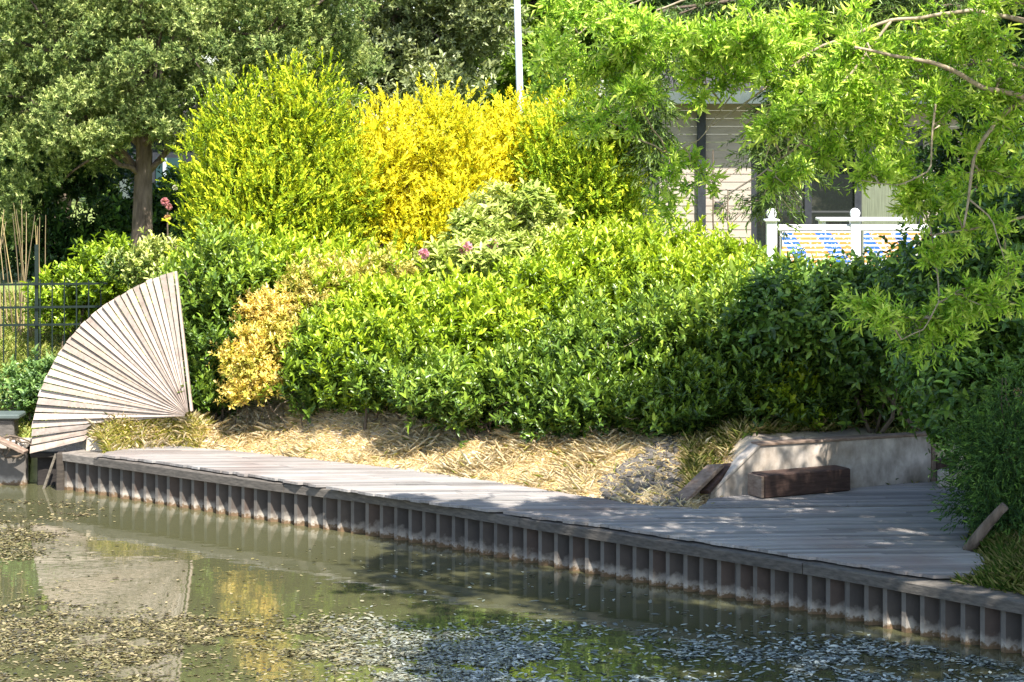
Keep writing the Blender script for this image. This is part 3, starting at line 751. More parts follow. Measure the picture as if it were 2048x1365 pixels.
def shrub(name, cat, label, lobes, nc, rc, ns, k, L, ln, wr, pal, up=0.7, mat=M_leaf, group=None, depth=0.55, nstem=10, rstem=0.022, part='foliage', th=(1.25, 0.45), young=0.55, droop=0.0, shape=(0.3, 0.7, 1.0, 0.75), arr='spiral', base=None, smat=M_dstem, cut=0.8, extra=None, flat=0.8, top=0.0):
    L6 = np.array(lobes, float)
    bs = base if base is not None else (float(np.mean(L6[:, 0])), float(np.mean(L6[:, 1])))
    root = thing(name, label, cat, (bs[0], bs[1], gz(*bs)), group)
    cl = clumped(L6, int(nc * 0.75), rc * 1.1, flat, cut, 0.4)
    if extra is not None: cl = np.vstack([cl, np.array(extra)])
    p, nr, f, idx = sample(cl, ns, depth, 0.45, rng, 0.5)
    ct = rng.random(len(cl))[idx] * 0.8 + 0.2 * rng.random(len(p))
    z = np.array([gz(*bs)]) + 0.03
    ok = p[:, 2] > z; p, nr, ct = p[ok], nr[ok], ct[ok]
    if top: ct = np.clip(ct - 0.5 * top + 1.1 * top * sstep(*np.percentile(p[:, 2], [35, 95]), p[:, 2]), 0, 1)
    ax = nr * (1 - up) + np.array([0, 0, 1.0]) * up + rng.normal(size=p.shape) * 0.25
    stray = rng.random(len(p)) < 0.07; p = p + unit(ax) * (stray * rng.random(len(p)) * 1.6 * L)[:, None]
    B, D, NN, LN, W, C = shoots(p, ax, k, L, ln, wr, pal, th, young, clump_t=ct, droop=droop, arr=arr)
    leaf_mesh(part, B, D, NN, LN, W, C, mat, root, shape=shape)
    if nstem: stems(root, bs, L6, nstem, rstem, smat)
    return root

def thuja(name, cat, label, lobes, nc, rc, ns, pal, group=None, k=11, ln=0.06, tips=(), base=None, up=0.55, flatten=0.0):
    return shrub(name, cat, label, list(lobes), int(nc * 0.8), rc * 1.1, ns, k, 0.22, ln, 0.36, pal, up=up, mat=M_matte, group=group, depth=0.6, th=(0.8, 0.25), young=0.6, arr='fan', shape=(0.35, 0.72, 0.8, 1.0), nstem=5, rstem=0.04, base=base, flat=1.0, extra=tips if len(tips) else None)

# golden and green conifers behind the hedge
Y = 31.2
thuja('conifer_bush', 'conifer bush', 'big rounded yellow green conifer left of the golden ones',
      [lob(570, 450, Y, 115, 110), lob(555, 352, Y, 105, 110), lob(560, 257, Y, 75, 60), lob(640, 382, Y, 65, 100), lob(490, 382, Y, 40, 80), lob(490, 485, Y, 50, 80), lob(640, 500, Y, 65, 80), lob(560, 570, Y, 140, 90)],
      200, 0.25, 9500, THUG, tips=[lob(500, 197, Y, 22, 34), lob(575, 182, Y, 30, 34), lob(545, 182, Y, 18, 30), lob(460, 222, Y, 24, 24), lob(620, 222, Y, 26, 26), lob(425, 282, Y, 20, 22), lob(690, 262, Y, 22, 24)])
Y = 32.0
thuja('conifer_bush', 'conifer bush', 'brilliant golden conifer right beside the yellow green one',
      [lob(785, 313, Y, 55, 60), lob(850, 338, Y, 75, 85), lob(800, 428, Y, 65, 80), lob(880, 438, Y, 60, 70), lob(800, 513, Y, 70, 60), lob(750, 368, Y, 35, 70)],
      120, 0.21, 7000, GOLD, tips=[lob(745, 253, Y, 22, 26), lob(850, 243, Y, 24, 30), lob(800, 243, Y, 18, 26), lob(890, 258, Y, 20, 22)], up=0.5)
Y = 33.0
thuja('conifer_bush', 'conifer bush', 'golden orange conifer with ragged top beside the lamp post',
      [lob(960, 313, Y, 60, 50), lob(1030, 298, Y, 60, 45), lob(990, 368, Y, 70, 60), lob(1075, 268, Y, 34, 30), lob(950, 388, Y, 50, 60), lob(1000, 458, Y, 70, 80)],
      100, 0.22, 6500, GOLD, tips=[lob(1070, 228, Y, 20, 26), lob(1000, 253, Y, 22, 22), lob(935, 263, Y, 22, 22), lob(1110, 238, Y, 20, 22)], up=0.5)
Y = 32.4
thuja('conifer_bush', 'conifer bush', 'loose olive green conifer with yellow tips left of the bungalow wall',
      [lob(1195, 328, Y, 70, 65), lob(1215, 428, Y, 65, 80), lob(1130, 378, Y, 50, 75), lob(1190, 263, Y, 45, 30), lob(1160, 468, Y, 85, 80), lob(1120, 298, Y, 30, 40)],
      120, 0.22, 7500, THU2, tips=[lob(1170, 223, Y, 26, 22), lob(1235, 233, Y, 26, 22), lob(1280, 278, Y, 24, 24)])

# rhododendron with pink flowers
Y = 30.2
rh = shrub('rhododendron', 'shrub', 'pale leaved rhododendron with a few pink flowers below the golden conifer',
      [lob(960, 455, Y, 65, 30), lob(1040, 435, Y, 55, 36), lob(1095, 445, Y, 40, 45), lob(905, 490, Y, 30, 22), lob(1000, 510, Y, 110, 40), lob(930, 525, 29.2, 80, 22, 0.4)],
      70, 0.18, 2400, 8, 0.07, 0.12, 0.3, RHOD, up=0.6, mat=M_matte, th=(1.45, 0.75), nstem=8)
for (x, y, r) in ((848, 514, 0.065), (931, 503, 0.085), (985, 496, 0.07)):
    c = P(x, y - 6, 28.75); n = 90; u = unit(rng.normal(size=(n, 3)))
    leaf_mesh('flower_cluster', c + u * r * 0.5, u + rng.normal(size=(n, 3)) * 0.3, np.cross(u, rng.normal(size=(n, 3))), r * 0.75, r * 0.6, np.array([0.8, 0.42, 0.55]) * (0.8 + 0.3 * rng.random((n, 1))), M_petal, rh)

# the hedge of laurel-like shrubs
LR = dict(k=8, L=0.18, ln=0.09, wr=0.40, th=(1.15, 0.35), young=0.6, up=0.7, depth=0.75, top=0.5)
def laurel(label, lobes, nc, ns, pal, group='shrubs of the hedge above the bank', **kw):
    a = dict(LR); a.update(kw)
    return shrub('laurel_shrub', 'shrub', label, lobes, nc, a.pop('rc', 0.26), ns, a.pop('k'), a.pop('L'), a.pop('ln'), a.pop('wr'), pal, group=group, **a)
Y = 28.6
laurel('bright green shrub in the middle of the hedge, directly above the straw bank',
       [lob(780, 665, 28.3, 100, 70), lob(920, 650, 28.5, 110, 75), lob(715, 725, 27.9, 70, 60), lob(850, 750, 27.7, 90, 65), lob(985, 735, 27.6, 95, 75), lob(1065, 660, 28.4, 75, 75)], 170, 7800, LIME, nstem=16)
laurel('lime green shrub filling the hedge top below the bungalow',
       [lob(1180, 595, 29.2, 90, 55), lob(1310, 565, 29.4, 100, 60), lob(1430, 555, 29.4, 80, 52), lob(1250, 660, 28.6, 120, 65), lob(1400, 650, 28.6, 105, 70), lob(1130, 665, 28.5, 65, 60), lob(1490, 615, 29.0, 45, 45)], 180, 8200, LIME, nstem=12)
laurel('low lit shrub spilling down onto the straw at the hedge foot',
       [lob(930, 800, 27.0, 95, 48), lob(1020, 810, 26.8, 80, 50), lob(870, 780, 27.2, 60, 50), lob(1090, 815, 26.4, 60, 55)], 60, 2600, LAUR, nstem=8, rc=0.2)
laurel('small lit shrub at the left foot of the hedge over bare straw',
       [lob(775, 775, 27.5, 50, 50), lob(735, 745, 27.7, 40, 45)], 30, 1300, LAUR, nstem=5, rc=0.18)
laurel('shaded dark green shrub with bare stems at the right of the hedge foot',
       [lob(1200, 740, 26.9, 100, 80), lob(1310, 730, 26.8, 110, 90), lob(1420, 720, 26.8, 100, 90), lob(1220, 840, 25.9, 70, 40), lob(1340, 835, 25.8, 75, 38), lob(1400, 790, 26.2, 70, 50)], 110, 4300, LAUR, nstem=26, rstem=0.02, smat=M_stem)
laurel('shaded shrub behind the concrete wall where the hedge ends',
       [lob(1540, 740, 26.6, 110, 100), lob(1650, 760, 26.5, 100, 90), lob(1600, 660, 27.2, 120, 80), lob(1740, 800, 26.3, 80, 70), lob(1500, 820, 26.1, 60, 50)], 120, 4600, LAUR, nstem=16, ln=0.1, wr=0.36)
laurel('tall narrow green shrub pressed against the fan screen edge',
       [lob(430, 600, 28.9, 65, 70), lob(440, 690, 28.7, 60, 80), lob(420, 780, 28.5, 45, 50), lob(480, 640, 28.8, 55, 90)], 60, 2900, LAUR, nstem=8, rc=0.2)
laurel('yellow green shrub below the big yellow green conifer',
       [lob(560, 600, 29.4, 100, 45), lob(650, 600, 29.6, 80, 40), lob(470, 570, 29.6, 60, 40), lob(740, 600, 29.6, 60, 35)], 80, 3400, LIME, nstem=6)
# orange and yellow leaved spiraeas
shrub('spiraea', 'shrub', 'orange leaved spiraea beside the fan screen', [lob(515, 700, 28.05, 42, 45), lob(505, 770, 27.9, 38, 45), lob(545, 740, 27.9, 30, 40), lob(520, 610, 28.3, 22, 30)], 40, 0.12, 2000, 7, 0.1, 0.05, 0.45, ORNG, up=0.6, group='orange and yellow spiraeas', nstem=8, rstem=0.008)
shrub('spiraea', 'shrub', 'taller pale yellow spiraea between two green shrubs', [lob(610, 600, 28.6, 40, 40), lob(625, 660, 28.3, 34, 50), lob(590, 650, 28.4, 24, 50), lob(690, 560, 28.9, 60, 26), lob(770, 548, 29.0, 50, 22)], 46, 0.12, 2100, 7, 0.1, 0.055, 0.42, [(0.3, 0.34, 0.06), (0.5, 0.46, 0.1), (0.66, 0.52, 0.16), (0.7, 0.58, 0.24)], up=0.6, group='orange and yellow spiraeas', nstem=8, rstem=0.008)
laurel('leafy green shrub between the two spiraeas', [lob(640, 740, 28.0, 50, 55), lob(580, 780, 27.8, 40, 50), lob(660, 680, 28.2, 40, 50)], 36, 1500, LAUR, nstem=5, rc=0.16)

# low bushes behind the fan
shrub('garden_bush', 'bush', 'light green bush behind the top of the fan screen', [lob(160, 590, 31.9, 60, 45), lob(225, 570, 31.7, 45, 36), lob(120, 580, 32.0, 40, 40)], 40, 0.2, 1500, 7, 0.13, 0.085, 0.42, LIME, nstem=6)
shrub('garden_bush', 'bush', 'small dense green bush at the left foot of the fan screen', [lob(50, 790, 29.2, 50, 30), lob(110, 770, 29.2, 30, 40)], 24, 0.12, 800, 6, 0.1, 0.07, 0.45, [(0.04, 0.08, 0.025), (0.09, 0.17, 0.045), (0.18, 0.3, 0.08), (0.3, 0.42, 0.14)], nstem=4, rstem=0.01)
shrub('garden_bush', 'bush', 'pale green bush behind the upper tip of the fan screen', [lob(355, 540, 30.0, 36, 45), lob(370, 590, 29.8, 30, 50), lob(290, 545, 30.5, 50, 36)], 34, 0.15, 1400, 7, 0.12, 0.07, 0.42, LAUR[:2] + RHOD[2:], nstem=4)

# shade plants under the cedar
for i, (lb, l, pl_) in enumerate((('dark evergreen bush left of the cedar trunk', [lob(110, 420, 37.8, 120, 80), lob(60, 340, 38, 120, 90), lob(175, 370, 38, 44, 80), lob(200, 490, 37.6, 80, 70), lob(60, 480, 37.5, 80, 60)], DARK),
                  ('dark evergreen bush right of the cedar trunk', [lob(340, 490, 37.6, 60, 50), lob(395, 460, 37.6, 40, 80), lob(330, 560, 37.4, 60, 50), lob(280, 500, 37.8, 50, 60)], DARK))):
    shrub('evergreen_bush', 'bush', lb, l, 90, 0.3, 3600, 7, 0.18, 0.11, 0.4, pl_, up=0.5, nstem=6, group='dark evergreen bushes under the cedar')
fl = P(335, 425, 34.5)
rr = thing('flowering_plant', 'tall plant with pale red and yellow flowers right of the cedar trunk', 'flowers', (fl[0], 34.5, gz(fl[0], 34.5)))
mb = MB(); mb.tube(bez((fl[0], 34.5, gz(fl[0], 34.5)), fl, 0, 6, 0.01), 0.012, 6); mb.build('stem', M_dstem, rr)
for (x, y, r, c_) in ((330, 404, 0.06, (0.6, 0.26, 0.28)), (338, 414, 0.05, (0.6, 0.3, 0.3)), (335, 436, 0.05, (0.6, 0.38, 0.16)), (350, 376, 0.04, (0.6, 0.58, 0.5))):
    c = P(x, y, 34.5); n = 110; u = unit(rng.normal(size=(n, 3)))
    leaf_mesh('flower_cluster', c + u * r * 0.4, u, np.cross(u, rng.normal(size=(n, 3))), r * 0.8, r * 0.55, np.array(c_) * (0.75 + 0.4 * rng.random((n, 1))), M_petal, rr)

# dark broad-leaved shrub at the right, in the shade of the tree
BL = dict(k=6, L=0.2, ln=0.13, wr=0.6, th=(1.4, 0.7), up=0.45, droop=0.35)
shrub('broadleaf_shrub', 'shrub', 'dark broad leaved shrub in front of the white balustrade', [lob(1620, 625, 25.8, 90, 36), lob(1740, 620, 25.6, 90, 40), lob(1860, 610, 25.2, 70, 70), lob(1560, 640, 25.9, 40, 30), lob(1700, 670, 25.5, 110, 50)], 120, 0.22, 4600, 7, 0.18, 0.085, 0.5, BROAD, up=0.5, th=(1.4, 0.7), droop=0.35, nstem=12, base=(4.6, 25.8))
shrub('broadleaf_shrub', 'shrub', 'tall dark shrub mass at the right edge above the timber pole', [lob(1960, 620, 23.6, 110, 110), lob(2020, 760, 23.0, 120, 110), lob(1970, 770, 23.6, 60, 60), lob(2060, 500, 24.0, 90, 100)], 130, 0.24, 4800, 7, 0.18, 0.09, 0.48, BROAD, up=0.45, th=(1.4, 0.7), droop=0.35, nstem=10, base=(5.6, 23.6))
shrub('juniper', 'shrub', 'weeping dark green juniper overhanging the right end of the deck', [lob(1990, 930, 21.9, 60, 60), lob(2040, 900, 21.7, 70, 90), lob(2030, 1000, 21.4, 60, 70), lob(1965, 990, 21.8, 36, 36)], 70, 0.16, 3000, 8, 0.2, 0.05, 0.22, DARK, up=0.05, mat=M_matte, th=(0.7, 0.3), droop=0.5, nstem=6, base=(5.3, 21.7))
# yellow-green low leaves behind concrete wall
shrub('garden_bush', 'bush', 'yellow green leafy bush just above the concrete wall', [lob(1640, 830, 26.0, 60, 36), lob(1600, 800, 26.0, 40, 40)], 26, 0.13, 900, 6, 0.12, 0.085, 0.42, LIME, nstem=4)
# rose at right edge
rs = thing('rose_bush', 'pale pink roses in the dark shrubs at the right edge', 'roses', (*P(2000, 900, 22.2)[:2], 0.95))
for (x, y, r) in ((1998, 838, 0.075), (2040, 812, 0.06), (2035, 785, 0.045)):
    c = P(x, y, 22.2); n = 60; u = unit(rng.normal(size=(n, 3)))
    leaf_mesh('flower', c + u * r * 0.35, u + (0, 0, 0.3), u, r * 0.8, r * 0.9, np.array([0.75, 0.5, 0.45]) * (0.85 + 0.25 * rng.random((n, 1))), M_petal, rs)
mb = MB()
for (x, y) in ((1998, 838), (2040, 812), (2035, 785)): mb.tube(bez(P(2015, 960, 22.3), P(x, y, 22.2), 0.03, 6, 0.01), 0.008, 5)
mb.build('stems', M_dstem, rs)

# ------------------------------------------------------------ trees
def tree(name, label, base, trunk_top, rt, crown, nc, rc, ns, k, L, ln, wr, pal, up=0.4, mat=M_leaf, depth=0.6, th=(1.2, 0.5), arr='spiral', nbr=24, group=None, bark=M_bark, droop=0.0, flat=0.75, cut=0.7, shape=(0.3, 0.7, 1.0, 0.75), young=0.55, extra=None):
    root = thing(name, label, 'tree', (base[0], base[1], gz(*base)), group)
    a = np.array([base[0], base[1], gz(*base) - 0.1]); t_ = np.array(trunk_top)
    pts = bez(a, t_, 0, 10, 0.03); rr = rt * (1 - 0.6 * np.linspace(0, 1, 10)); rr[0] *= 1.35
    mb = MB(); mb.tube(pts, rr, 14); tr = mb.build('trunk', bark, root, smooth=True)
    cl = clumped(crown, nc, rc, flat, cut, 0.5)
    if extra is not None: cl = np.vstack([cl, extra])
    mb = MB()
    for i in rng.choice(len(cl), min(nbr, len(cl)), replace=False):
        s_ = pts[random.randint(4, 9)]; b_ = bez(s_, cl[i][:3], random.uniform(-0.1, 0.35), 8, 0.06)
        mb.tube(b_, np.linspace(rt * 0.28, 0.012, 8), 6)
    mb.build('branches', bark, root, smooth=True)
    p, nr, f, idx = sample(cl, ns, depth, 0.4)
    ct = rng.random(len(cl))[idx] * 0.6 + 0.4 * rng.random(len(p))
    ax = nr * (1 - up) + np.array([0, 0, 1.0]) * up + rng.normal(size=p.shape) * 0.3
    B, D, NN, LN, W, C = shoots(p, ax, k, L, ln, wr, pal, th, young, clump_t=ct, droop=droop, arr=arr)
    leaf_mesh('crown', B, D, NN, LN, W, C, mat, root, shape=shape)
    return root

Y = 36.0
cb = P(281, 0, Y)
tree('cedar', 'big grey green cedar with bare straight trunk at the left', (cb[0], Y), P(290, 60, Y), 0.2,
     [lob(120, 120, Y, 190, 130), lob(300, 100, Y - 0.8, 170, 120), lob(480, 60, Y, 190, 110), lob(30, 220, Y - 0.5, 110, 90), lob(200, 235, Y - 1.2, 120, 60), lob(350, 210, Y - 0.6, 100, 80), lob(130, 265, Y - 0.8, 110, 50), lob(60, 320, Y - 0.4, 90, 50), lob(165, 320, Y + 0.5, 60, 40), lob(390, 270, Y, 40, 40), lob(20, 420, Y + 0.3, 60, 60), lob(440, 190, Y - 0.4, 90, 90), lob(620, 110, Y + 1, 120, 80), lob(250, -80, Y, 330, 130), lob(560, -60, Y, 200, 120), lob(0, 60, Y, 140, 150), lob(250, -260, Y, 260, 140)],
     1000, 0.23, 40000, 12, 0.09, 0.052, 0.32, CEDR, up=0.45, mat=M_matte, th=(1.4, 0.3), nbr=46, flat=0.8)
Y = 47.0
tree('lime_tree', 'dark green leafy tree seen through the gaps behind the cedar', (P(120, 0, Y)[0], Y), P(120, 0, Y), 0.2,
     [lob(60, 120, Y, 150, 120), lob(260, 80, Y, 150, 120), lob(450, 90, Y + 1, 130, 120), lob(150, 240, Y, 150, 80), lob(-60, 200, Y, 120, 140), lob(200, -60, Y, 300, 110), lob(60, 340, Y, 110, 80), lob(560, 0, Y, 140, 110)],
     170, 0.5, 9000, 7, 0.18, 0.14, 0.45, [(0.02, 0.05, 0.015), (0.05, 0.10, 0.025), (0.10, 0.17, 0.04), (0.17, 0.25, 0.07)], up=0.4, nbr=24)
Y = 50.0
tree('cypress_tree', 'grey green leafy tree behind the golden conifers, left of the lamp post', (P(800, 0, Y)[0], Y), P(800, 0, Y), 0.2,
     [lob(760, 80, Y, 120, 100), lob(880, 100, Y + 1, 110, 90), lob(700, 150, Y - 1, 90, 70), lob(830, 180, Y - 1, 110, 60), lob(930, 50, Y, 100, 90), lob(800, -60, Y, 200, 90)],
     150, 0.5, 8000, 7, 0.16, 0.13, 0.4, [(0.08, 0.11, 0.05), (0.16, 0.2, 0.08), (0.27, 0.31, 0.13), (0.38, 0.4, 0.2)], up=0.5, nbr=30)
Y = 54.0
tree('maple_tree', 'mid green tree right behind the lamp post', (P(1020, 0, Y)[0], Y), P(1020, 0, Y), 0.2,
     [lob(980, 120, Y, 90, 70), lob(1080, 80, Y, 110, 90), lob(1040, 170, Y - 1, 100, 60), lob(1000, 20, Y + 1, 120, 80), lob(1150, 60, Y, 100, 100), lob(1060, -80, Y, 170, 90)],
     130, 0.55, 7000, 7, 0.18, 0.15, 0.45, [(0.06, 0.12, 0.02), (0.14, 0.25, 0.03), (0.25, 0.38, 0.05), (0.36, 0.46, 0.08)], up=0.5, nbr=30)
Y = 52.0
tree('spruce_tree', 'dark green tree standing above the bungalow roof', (P(1580, 0, Y)[0], Y), P(1580, -60, Y), 0.22,
     [lob(1420, 60, Y, 130, 100), lob(1560, 70, Y - 1, 140, 80), lob(1700, 60, Y, 150, 90), lob(1560, -60, Y, 260, 100), lob(1820, 80, Y, 120, 110), lob(1300, 90, Y + 1, 90, 90)],
     170, 0.55, 8500, 7, 0.18, 0.14, 0.38, [(0.03, 0.07, 0.02), (0.07, 0.13, 0.03), (0.13, 0.21, 0.05), (0.24, 0.32, 0.08)], up=0.4, nbr=30)
Y = 33.0
tree('holly_tree', 'dense dark tree filling the gap right of the bungalow door', (P(2000, 0, Y)[0], Y), P(1990, 150, Y), 0.16,
     [lob(1960, 330, Y, 100, 130), lob(2060, 280, Y, 110, 160), lob(2000, 180, Y, 120, 90), lob(1920, 440, Y - 0.6, 60, 60), lob(2060, 460, Y, 100, 90), lob(2020, 60, Y, 130, 100)],
     130, 0.32, 5200, 7, 0.16, 0.1, 0.45, DARK, up=0.4, nbr=30)

# far woods closing the view
lw = [[x, 78 + random.uniform(-3, 3), random.uniform(5, 6.5), random.uniform(4, 6), 3.0, random.uniform(8, 10)] for x in np.arange(-48, 50, 5.5)]
cl = clumped(lw, 900, 1.3, 0.8, 0.7, 0.4)
p, nr, f, idx = sample(cl, 24000, 0.6, 0.4)
ct = rng.random(len(cl))[idx]
B, D, NN, LN, W, C = shoots(p, nr * 0.6 + np.array([0, 0, 0.4]) + rng.normal(size=p.shape) * 0.3, 6, 0.4, 0.34, 0.5, FARG, clump_t=ct)
leaf_mesh('far_woods', B, D, NN, LN, W, C, M_leaf, None, kind='stuff', label='leafy woods closing the view far behind the garden', cat='woods')

# ------------------------------------------------------------ the overhanging tree at the right
tb = np.array([7.3, 18.3]); tz0 = gz(*tb)
wil = thing('overhanging_tree', 'foreground tree whose pale branches hang in from the right edge', 'tree', (*tb, tz0))
top = np.array([6.9, 17.2, 6.4])
tp = bez((tb[0], tb[1], tz0 - 0.1), top, 0, 10, 0.04)
mb = MB(); mb.tube(tp, np.linspace(0.24, 0.11, 10), 14); mb.build('trunk', M_bark, wil, smooth=True)
branch_px = [
    ([(2150, 240, 20.0), (2050, 194, 19.9), (1975, 180, 19.8), (1920, 150, 19.7), (1860, 125, 19.6), (1800, 114, 19.5), (1700, 90, 19.3)], 0.034),
    ([(2052, 196, 19.9), (2000, 232, 19.9), (1965, 275, 19.8), (1945, 310, 19.8), (1935, 400, 19.7), (1925, 470, 19.6)], 0.026),
    ([(2120, 60, 20.2), (1950, 20, 20.2), (1780, 40, 20.3), (1640, 90, 20.4), (1560, 150, 20.5), (1490, 210, 20.5), (1420, 255, 20.5)], 0.024),
    ([(1780, 40, 20.3), (1700, 150, 20.3), (1650, 200, 20.2), (1600, 290, 20.2), (1520, 350, 20.1), (1440, 400, 20.1)], 0.014),
    ([(1870, 210, 19.7), (1866, 280, 19.7), (1862, 340, 19.6), (1800, 370, 19.5), (1720, 360, 19.5)], 0.011),
    ([(2100, 420, 20.6), (1960, 455, 20.5), (1862, 470, 20.4), (1872, 540, 20.3), (1878, 600, 20.2), (1850, 660, 20.1), (1790, 690, 20.0)], 0.014),
    ([(2140, -60, 20.5), (1800, -70, 20.6), (1500, -40, 20.8), (1310, 20, 20.9), (1292, 110, 20.9), (1240, 160, 20.9)], 0.022),
    ([(1500, -40, 20.8), (1300, -10, 21.0), (1190, 40, 21.1), (1130, 90, 21.1)], 0.014),
    ([(1560, 150, 20.5), (1480, 170, 20.6), (1400, 280, 20.6), (1330, 320, 20.6)], 0.009),
    ([(1935, 400, 19.7), (1985, 440, 19.7), (2010, 520, 19.6)], 0.010),
]
mb = MB(); pts_all = []
for pth, r in branch_px:
    q_ = np.array([P(*w) for w in pth]); q_, _ = resample(q_, 0.08); q_ += np.column_stack([vnoise(q_, 5, 1), vnoise(q_, 5, 2), vnoise(q_, 5, 4)]) * 0.018
    mb.tube(q_, np.linspace(r, r * 0.35, len(q_)), 8); pts_all.append(q_[3:])
for (a, c) in ((0, branch_px[0][0][0]), (0, branch_px[2][0][0]), (0, branch_px[6][0][0]), (0, branch_px[5][0][0])):
    e = P(*c); s_ = tp[int(np.argmin(np.abs(tp[:, 2] - (e[2] - 0.5))))]
    mb.tube(bez(s_, e, 0.1, 8, 0.02), np.linspace(0.07, 0.034, 8), 8)
pts_all = np.vstack(pts_all)
blobs = [(1510, 90, 100, 50, 44), (1270, 60, 110, 60, 48), (1640, 190, 90, 60, 40), (1760, 270, 110, 55, 55), (1560, 230, 60, 30, 20), (1900, 80, 120, 70, 48), (1960, 360, 80, 70, 34), (1800, 330, 80, 40, 30), (1630, 330, 50, 40, 18), (1975, 470, 60, 40, 18), (1840, 660, 110, 45, 48), (1960, 610, 60, 40, 22), (1400, 375, 36, 40, 9), (1210, 150, 80, 60, 36), (1150, 40, 80, 50, 30), (1740, 200, 80, 50, 30), (1700, 120, 100, 60, 34), (1590, 60, 110, 60, 36), (1380, 90, 80, 45, 30), (1265, 190, 50, 40, 20), (1350, 330, 40, 30, 10), (1570, 370, 45, 45, 16), (1890, 250, 60, 50, 20), (1780, 180, 60, 40, 20), (1900, 520, 40, 50, 14), (1740, 360, 60, 25, 16), (1330, 400, 36, 40, 8), (1560, 100, 120, 60, 44), (1660, 230, 80, 40, 34), (1760, 140, 100, 60, 40), (1440, 100, 60, 30, 20), (1850, 180, 60, 60, 26), (1830, 390, 50, 40, 18), (1180, 240, 60, 30, 14), (1100, 110, 50, 50, 14), (1440, 125, 60, 22, 16), (1375, 150, 30, 20, 8), (1990, 180, 60, 70, 24), (1900, 400, 60, 40, 12), (2010, 280, 60, 60, 20), (1960, 60, 80, 60, 24), (1230, 110, 90, 60, 26), (1130, 150, 50, 50, 14), (2010, 560, 40, 40, 8), (1760, 640, 70, 40, 20), (1400, 172, 46, 18, 12), (1490, 165, 46, 22, 14), (1530, 250, 30, 40, 10)]
SP, SA, SY = [], [], []
for (x, y, rx, ry, n) in blobs:
    c = P(x, y, 20.2 + random.uniform(-0.5, 0.6)); j = int(np.argmin(np.linalg.norm(pts_all - c, axis=1)))
    st_ = pts_all[j]; tw = bez(st_, c, 0.06, 6, 0.02); mb.tube(tw, np.linspace(0.009, 0.005, 6), 5)
    ntw = max(3, n // 4)
    for q_ in range(ntw):
        e = c + rng.normal(size=3) * np.array([rx, 70, ry]) * 20 / F * 0.62
        b_ = bez(tw[random.randint(2, 5)], e, random.uniform(0.0, 0.07), 6, 0.012); mb.tube(b_, np.linspace(0.005, 0.002, 6), 4)
        m_ = max(4, int(4.8 * n / ntw))
        t_ = np.clip(rng.random(m_) ** 0.6, 0.15, 1); ii = np.clip((t_ * 5).astype(int), 0, 4)
        pos = b_[ii] + (b_[ii + 1] - b_[ii]) * (t_ * 5 - ii)[:, None]
        dr_ = unit(b_[ii + 1] - b_[ii])
        SP.append(pos); SA.append(dr_ * 0.6 + rng.normal(size=(m_, 3)) * 0.55 + np.array([0, 0, 0.15]))
mb.build('branches', M_stem, wil, smooth=True)
SP, SA = np.vstack(SP), np.vstack(SA)
B, D, NN, LN, W, C = shoots(SP, SA, 9, 0.16, 0.072, 0.27, TREE, th=(1.15, 0.45), young=0.4, droop=0.1)
leaf_mesh('leaf_sprays', B, D, NN, LN, W, C, M_tree, wil, shape=(0.35, 0.7, 1.0, 0.7))
# high crown above the picture: it throws the dappled shade over the deck
crown = [[3.4, 15.4, 7.6, 2.0, 2.0, 0.9], [5.2, 14.6, 7.9, 2.4, 2.2, 1.1], [7.2, 15.2, 8.3, 2.4, 2.4, 1.3], [4.6, 13.0, 7.4, 2.2, 1.8, 0.9], [7.0, 17.5, 8.0, 1.6, 2.0, 1.2], [6.0, 11.8, 7.6, 2.0, 1.6, 0.9], [6.4, 19.6, 7.7, 1.9, 1.5, 0.9], [4.5, 21.8, 7.5, 1.2, 0.7, 0.6], [7.0, 21.6, 7.4, 1.6, 1.7, 0.9], [2.2, 17.4, 7.5, 1.3, 1.3, 0.7], [4.7, 16.6, 7.6, 1.6, 1.2, 0.7], [3.2, 13.6, 7.4, 1.4, 1.2, 0.7]]
cl = clumped(crown, 620, 0.42, 0.7, 0.7, 0.85)
p, nr, f, idx = sample(cl, 26000, 0.6, 0.4)
B, D, NN, LN, W, C = shoots(p, nr * 0.5 + np.array([0, 0, 0.3]) + rng.normal(size=p.shape) * 0.4, 7, 0.08, 0.11, 0.3, TREE, th=(1.35, 0.6), droop=0.15)
leaf_mesh('crown', B, D, NN, LN, W, C, M_leaf, wil)
mb = MB()
for i in rng.choice(len(cl), 50, replace=False):
    mb.tube(bez(tp[random.randint(6, 9)], cl[i][:3], 0.4, 8, 0.06), np.linspace(0.06, 0.012, 8), 6)
mb.build('limbs', M_stem, wil, smooth=True)

